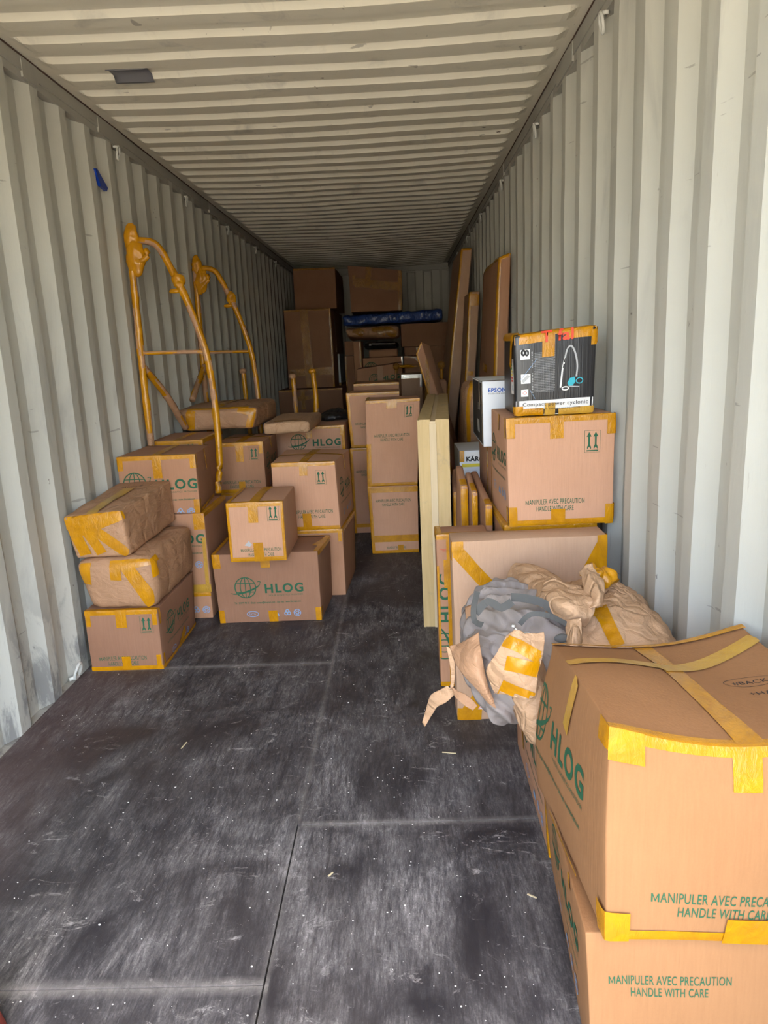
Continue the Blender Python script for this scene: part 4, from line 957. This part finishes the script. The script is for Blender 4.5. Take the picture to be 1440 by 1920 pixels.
patch('torn_paper_strip', [[at(842, 1284, 2.01), at(850, 1298, 2.0)], [at(858, 1296, 1.98), at(858, 1312, 1.96)], [at(878, 1306, 1.95), at(874, 1326, 1.93)], [at(896, 1326, 1.94), at(888, 1334, 1.93)]], PT, M_KRAFT, 24, 8, .004, 20, seed=25)
patch('torn_paper_flap', [[at(872, 1138, 2.16), at(890, 1134, 2.12)], [at(870, 1170, 2.12), at(888, 1172, 2.08)], [at(872, 1210, 2.08), at(886, 1206, 2.04)]], PT, M_KRAFT, 16, 8, .006, 18, seed=27, edge=.05)
front_flap = patch('torn_paper_flap', [[at(948, 1190, 1.80), at(965, 1180, 1.79), at(985, 1188, 1.79), at(1015, 1185, 1.80)], [at(930, 1225, 1.79), at(955, 1222, 1.765), at(985, 1222, 1.76), at(1016, 1215, 1.77)],
                          [at(912, 1258, 1.82), at(940, 1262, 1.775), at(975, 1265, 1.75), at(1008, 1260, 1.75)], [at(925, 1300, 1.82), at(950, 1305, 1.78), at(980, 1310, 1.75), at(1002, 1305, 1.75)]], PT, M_KRAFT2, 34, 34, .007, 20, seed=31, edge=.07)
# tape over the right bulge: follow the paper by ray-casting onto it
bpy.context.view_layer.update()
def drape(name, poly, w, target, mat_, off=.004):
    dg = bpy.context.evaluated_depsgraph_get(); ob = target.evaluated_get(dg); inv = ob.matrix_world.inverted()
    pts = []
    for i in range(len(poly)-1):
        n = 14
        for k in range(n+(i == len(poly)-2)): a = k/n; pts.append((poly[i][0]*(1-a)+poly[i+1][0]*a, poly[i][1]*(1-a)+poly[i+1][1]*a))
    bm = bmesh.new(); rows = []
    for i, p in enumerate(pts):
        a = pts[max(i-1, 0)]; b_ = pts[min(i+1, len(pts)-1)]; d = Vector((b_[0]-a[0], b_[1]-a[1])).normalized(); nrm = Vector((-d.y, d.x)); row = []
        for j in range(5):
            q = Vector(p)+nrm*((j/4-.5)*w); P3 = at(q.x, q.y, 2.0); dr = (P3-CAM).normalized()
            hit, loc, nn, _ = ob.ray_cast(inv @ CAM, (inv.to_3x3() @ dr).normalized())
            row.append((ob.matrix_world @ loc)-dr*off if hit else None)
        rows.append(row)
    for i in range(len(rows)-1):
        for j in range(4):
            q = (rows[i][j], rows[i][j+1], rows[i+1][j+1], rows[i+1][j])
            if all(x is not None for x in q) and max((q[0]-q[2]).length, (q[1]-q[3]).length) < .06: bm.faces.new([bm.verts.new(x) for x in q])
    bmesh.ops.remove_doubles(bm, verts=bm.verts, dist=1e-5); return obj(name, bm, [mat_], PT)
bulk = [c for c in PT.children if c.name.startswith('paper_wrap')][0]
drape('tape_strip', [(1125, 1138), (1142, 1175), (1160, 1212)], 26, bulk, M_TAPE)
for pl_, w_ in (([(940, 1198), (975, 1212), (1016, 1236)], 24), ([(948, 1243), (980, 1250), (1012, 1258)], 27), ([(938, 1288), (965, 1300), (1002, 1314)], 28)): drape('tape_strip', pl_, w_, front_flap, M_TAPE, .003)
drape('tape_strip', [(1105, 1142), (1122, 1150), (1132, 1165)], 16, bulk, M_TAPE)
bm = bmesh.new(); lump(bm, at(1134, 1085, 2.12), (.024, .03, .020), 30, 22, .020, 30, seed=2); lump(bm, at(1120, 1078, 2.10), (.018, .02, .03), 28, 20, .018, 30, seed=6); obj('tape_knot', bm, [M_TAPE], PT)

# ================================================================== FAR END
GD = 'far end cartons'
def far(label, x0, x1, y0, y1, z0, z1, prints=(), tapes=(), mat_=None, **k):
    nm = k.pop('name', 'cardboard_box'); ct = k.pop('cat', 'box'); tm = k.pop('tmat', M_TAPEB)
    return carton(label, Box(x0, x1, y0, y1, z0, z1, **k), prints, tapes, mat_ or M_CARD, tm, nm, ct, GD if ct == 'box' else None, step=.08)
far('wide dark carton on the floor under the tall taped wardrobe carton, far left', -1.165, -.36, 9.18, 11.0, 0, .985, [], ['FT', (.05, [('F', (.30, .88), (.55, .90))]), (.05, [('F', (.38, 1), (.38, .75))])], mat_=M_CARD_SHADE)
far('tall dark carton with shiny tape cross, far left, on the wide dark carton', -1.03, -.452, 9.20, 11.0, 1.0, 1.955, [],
    ['FT', (.10, [('F', (.43, 1), (.47, 0))]), (.09, [('F', (.05, .20), (1, .21))]), 'FR', (.06, [('R', (.25, .98), (.25, .45))], M_STAPE)], bulge=.01, wob=.006, fr=2, mat_=M_CARD_SHADE)
bm = bmesh.new(); addbox(bm, (-.440, 9.75, .990), (-.415, 10.55, 1.40)); addbox(bm, (-.4405, 9.749, .990), (-.4145, 10.551, 1.03), 1)
o = obj('pale_board', bm, [M_PANELW, M_TAPEB], None, False); recentre(o); tag(o, 'pale grey board standing beside the tall taped carton at the far left', 'board')
far('upper left dark carton touching the roof, resting on the tall taped carton', -.93, -.40, 9.55, 10.9, 1.975, 2.475, [], ['FT'], bulge=.012, wob=.01, fr=2, mat_=M_CARD_SHADE)
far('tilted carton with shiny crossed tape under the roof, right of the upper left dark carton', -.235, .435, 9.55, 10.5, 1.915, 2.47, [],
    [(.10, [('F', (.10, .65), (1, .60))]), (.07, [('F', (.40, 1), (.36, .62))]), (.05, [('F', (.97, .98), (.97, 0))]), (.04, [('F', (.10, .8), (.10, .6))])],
    corners={(0, 0, 1): (-.235, 9.55, 2.475), (1, 0, 1): (.44, 9.55, 2.40), (0, 0, 0): (-.215, 9.55, 1.915), (1, 0, 0): (.432, 9.55, 1.915)}, bulge=.014, wob=.012, fr=2.5, mat_=M_CARD_SHADE)
B = Box(-.32, .93, 9.60, 10.6, 1.775, 1.865, r=.022, bulge=.004, wob=.012, crum=.020, fr=7, corners={(0, 0, 0): (-.32, 9.6, 1.755), (1, 0, 1): (.93, 9.6, 1.90)})
carton('bundle wrapped in shiny dark blue tarpaulin under the tilted carton', B, [], [(.02, [('F', (.62, 0), (.62, 1))], M_TARP)], M_TARP, name='tarpaulin_bundle', cat='bundle', group=None, part='tarpaulin', step=.025)
B = Box(-.30, .375, 9.60, 10.3, 1.575, 1.72, r=.04, bulge=.01, wob=.014, crum=.014, fr=6, corners={(0, 0, 0): (-.26, 9.6, 1.61), (0, 0, 1): (-.30, 9.6, 1.71), (1, 0, 0): (.375, 9.6, 1.575)})
carton('sagging brown paper bundle with tape glints directly under the blue tarpaulin', B, [], [(.10, [('F', (.15, .9), (.3, .3))], M_TAPEB), (.10, [('F', (.7, .9), (.95, .2))], M_TAPEB), (.10, [('F', (.5, 1), (.75, .5))], M_TAPEB)], M_KRAFT, name='paper_bundle', cat='parcel', group=G2, part='paper_wrap', step=.025)
far('large plain dark carton under the right end of the blue tarpaulin', .41, 1.10, 9.72, 10.6, 1.455, 1.745, bulge=.004, mat_=M_CARD_SHADE)
far('dark carton tucked under the large plain dark one at the far right', .445, 1.12, 9.60, 10.6, 0, 1.450, [], [(.05, [('F', (.22, .98), (.34, .98))]), (.05, [('F', (.0, .90), (.35, .90))])], mat_=M_CARD_SHADE)
far('narrow upright carton with glinting tape edge, left of the open black cased box', -.215, -.115, 9.60, 10.2, 0, 1.55, [], [(.03, [('F', (.9, 1), (.9, .8))], M_TAPEB)])
far('small dark carton far back, between wardrobe carton and narrow upright one, upper', -.345, -.225, 9.8, 10.3, 1.375, 1.56, [], [], mat_=M_CARD_SHADE)
far('tall dark carton far back, between wardrobe carton and narrow upright one, lower', -.345, -.225, 9.7, 10.3, 0, 1.37, [], ['FL'], mat_=M_CARD_SHADE)
T = far('open carton behind the upper globe logo carton at the far end', -.03, .355, 9.86, 10.4, 1.335, 1.435, r=.02)
B = Box(-.085, .365, 9.95, 10.4, 1.438, 1.53, r=.05, bulge=.01, wob=.01, fr=6)
carton('black padded case with silver tape strip sitting in the open far carton', B, [], [(.05, [('F', (.2, .92), (.92, .95))], M_STAPE), (.03, [('F', (.16, .9), (.16, .5))], M_STAPE)], M_FILM, name='padded_case', cat='case', group=None, part='case_shell')
far('upper globe logo carton at the far end, mostly hidden by the tilted one before it', -.105, .42, 9.70, 10.3, 0, 1.332, [('F', logo(.29, 1.18, 1.5, False, False)[:6])], [(.02, [('F', (.98, 1), (.98, .92))], M_STAPE)])
far('far carton with green globe logo facing the aisle, its top edge slanting', -.16, .40, 9.05, 9.6, 0, 1.19, [('F', logo(.335, 1.085, 1.0, False, False))], [(.07, [('F', (.52, 1), (.52, .8))], M_CARD3)],
    corners={(0, 0, 1): (-.16, 9.05, 1.205), (1, 0, 1): (.40, 9.05, 1.265), (0, 1, 1): (-.16, 9.6, 1.21), (1, 1, 1): (.40, 9.6, 1.27)})
far('carton with white glinting taped rim beside the leaning slab', .385, .610, 7.95, 8.5, 0, 1.155, [], [(.05, [('F', (0, .985), (1, .985))], M_STAPE), (.03, [('F', (.96, 1), (.96, .88))], M_STAPE), 'TB'], mat_=M_CARD3)
far('dark brown jumble carton behind the glinting rim carton', .43, .68, 8.9, 9.4, 0, 1.34, [], ['FT', (.05, [('F', (.6, .99), (.9, .93))], M_TAPEB)], wob=.012, fr=6, mat_=M_CARD_SHADE)
slab('narrow carton leaning to the left above the far end of the wooden crate', [(.88, 6.3, 0), (.99, 6.32, 0), (1.015, 6.45, 0), (.91, 6.45, 0)], [(.513, 6.30, 1.375), (.560, 6.29, 1.478), (.640, 6.42, 1.44), (.60, 6.45, 1.40)],
     [], ['FT', 'FL', (.05, [('F', (.0, .74), (1, .90))], M_TAPEB)], M_CARD, 'cardboard_box', 'box', GD, r=.005)
far('short dark carton with curved taped edge just right of the leaning narrow carton', .70, .80, 6.75, 7.0, 0, 1.13, [], ['FL'], r=.03)
for (p0, p1, yb, sd, lb) in ((at(743, 687, 8.75), at(800, 681, 9.0), 8.75, 3, 'ball ended wrapped rod lying over the glinting rim carton, left end'), (at(827, 685, 7.3), at(838, 700, 7.4), 7.3, 5, 'wrapped rod with a ball end poking up beside the tallest leaning board')):
    T = thing('wrapped_rod', (p0.x, p0.y, p0.z), lb, 'rod', 'ball ended wrapped rods')
    bm = bmesh.new(); lump(bm, p0, (.038, .038, .038), 16, 12, .004, 30, seed=sd); obj('ball_end', bm, [M_TAPEB], T)
    if sd == 5: p1 = Vector((p0.x+.01, p0.y+.02, .01))
    else: p1 = Vector((.60, 8.80, 1.22))
    wrap_tube('shaft', [p0, p0.lerp(p1, .5), p1], .016, T, .5, sd)
    if sd == 3:
        wrap_tube('leg', [p0, Vector((p0.x-.02, p0.y+.01, .7)), Vector((p0.x-.02, p0.y, .0))], .014, T, .5, 77)
T = thing('wrapped_bottle', (.672, 7.35, 0), 'slim wrapped column with a neck like a bottle behind the leaning carton', 'column')
bm = bmesh.new(); tube(bm, [(.672, 7.35, 0), (.672, 7.35, 1.03), (.672, 7.35, 1.10), (.672, 7.35, 1.13)], .06, 14, rfn=lambda i, k: (1, 1, .55, .5)[i]); obj('body', bm, [M_TAPEB], T)
bm = bmesh.new(); tube(bm, [(.672, 7.35, 1.13), (.672, 7.35, 1.19)], .045, 14); obj('cap', bm, [M_CARD], T)

# ================================================================== SMALL THINGS
# blue tape scrap on the left wall, grey tape patch under the roof
def scrap(name, pts, mat_, label, nrm, th=.002):
    bm = bmesh.new(); vs = [bm.verts.new(p) for p in pts]; f = bm.faces.new(vs); r = bmesh.ops.extrude_face_region(bm, geom=[f])
    for v in r['geom']:
        if isinstance(v, bmesh.types.BMVert): v.co += Vector(nrm)*th
    o = obj(name, bm, [mat_], None, False); recentre(o); return tag(o, label, 'tape')
X = -1.185
scrap('blue_tape_scrap', [(X+.004, 4.00, 2.40), (X+.004, 4.03, 2.405), (X+.004, 4.15, 2.335), (X+.004, 4.13, 2.315), (X+.004, 4.05, 2.325)], M_BTAPE, 'torn scrap of blue tape stuck high on the left wall', (1, 0, 0), .015)
z_ = roof_h(-.8, 3.55)
bm = bmesh.new(); ysp = [y for y in ys if 3.47 < y < 3.62] or [3.5, 3.6]
ysp = sorted(set([3.470]+[ph-.065+k*pr_+s for k in range(0, 6) for s in (0, .020, .092, .112) if 3.47 < ph-.065+k*pr_+s < 3.61]+[3.61]))
grid(bm, lambda u, v: Vector((-.868+.175*u, v, roof_h(-.868+.175*u, v)-.010)), 0, 0, 0, [i/6 for i in range(7)], ysp)
o = obj('grey_tape_patch', bm, [M_GTAPE]); recentre(o); tag(o, 'grey tape patch stuck under the corrugated roof, upper left', 'tape')
m_ = o.modifiers.new('thickness', 'SOLIDIFY'); m_.thickness = .0012
# coral red edge poking in at the lower left
bm = bmesh.new(); a0 = at(-22, 1850, 1.10); a1 = at(-22, 1990, 1.02)
tube(bm, [Vector((-.619, 1.245, .30)), Vector((-.619, 1.245, .14)), Vector((-.619, 1.245, .0))], .078, 28, rfn=lambda i, k: (.25, .62, 1.0)[i]); o = obj('plastic_cone', bm, [M_CORAL]); recentre(o)
tag(o, 'small coral red plastic cone cut off by the bottom left corner', 'cone')
# crumbs and slivers on the floor
bm = bmesh.new(); random.seed(3)
for i in range(3200):
    x = random.uniform(-1.1, .68); y = 1.1+random.random()**1.4*4.2
    if (x < -.70 and y > 3.1) or (x < .03 and y > 3.68) or (x > .42 and y > 2.5): continue
    if noise.noise(Vector((x*2.2, y*1.6, 4))) < random.uniform(-.5, .45): continue
    s = random.choice((.0004, .0005, .0006, .0008, .001, .0016))*random.uniform(.8, 1.4)*(1.5 if random.random() < .03 else 1)
    bmesh.ops.create_icosphere(bm, subdivisions=1, radius=s, matrix=Matrix.Translation((x, y, s*.5)) @ Matrix.Diagonal((1.4, 1, .7, 1)))
o = obj('floor_crumbs', bm, [M_DUST]); tag(o, 'white crumbs of dirt scattered over the dark floor', 'crumbs'); o['kind'] = 'stuff'
for i, (px, py, a, L) in enumerate(((345, 1398, 1.4, .045), (842, 1412, -.2, .05), (1030, 1680, -.6, .026), (620, 1640, .9, .018))):
    d = AX_F+AX_R*((px-720)/FPX)-AX_U*((py-960)/FPX); p = CAM+d*(-CAM.z/d.z)
    bm = bmesh.new(); addbox(bm, (-L/2, -.002, 0), (L/2, .002, .002)); bmesh.ops.rotate(bm, verts=bm.verts, cent=(0, 0, 0), matrix=Matrix.Rotation(a, 3, 'Z'))
    o = obj('wood_sliver', bm, [M_STRAW], None, False); o.location = (min(p.x, .66), p.y, .0003)
    tag(o, ('pale wood sliver on the floor, left of the centre seam', 'pale curl shaved wood on the floor below the hanging paper strip', 'pale wood sliver on the floor close to the front right cartons', 'short pale wood sliver on the open floor')[i], 'sliver', 'wood slivers on the floor')
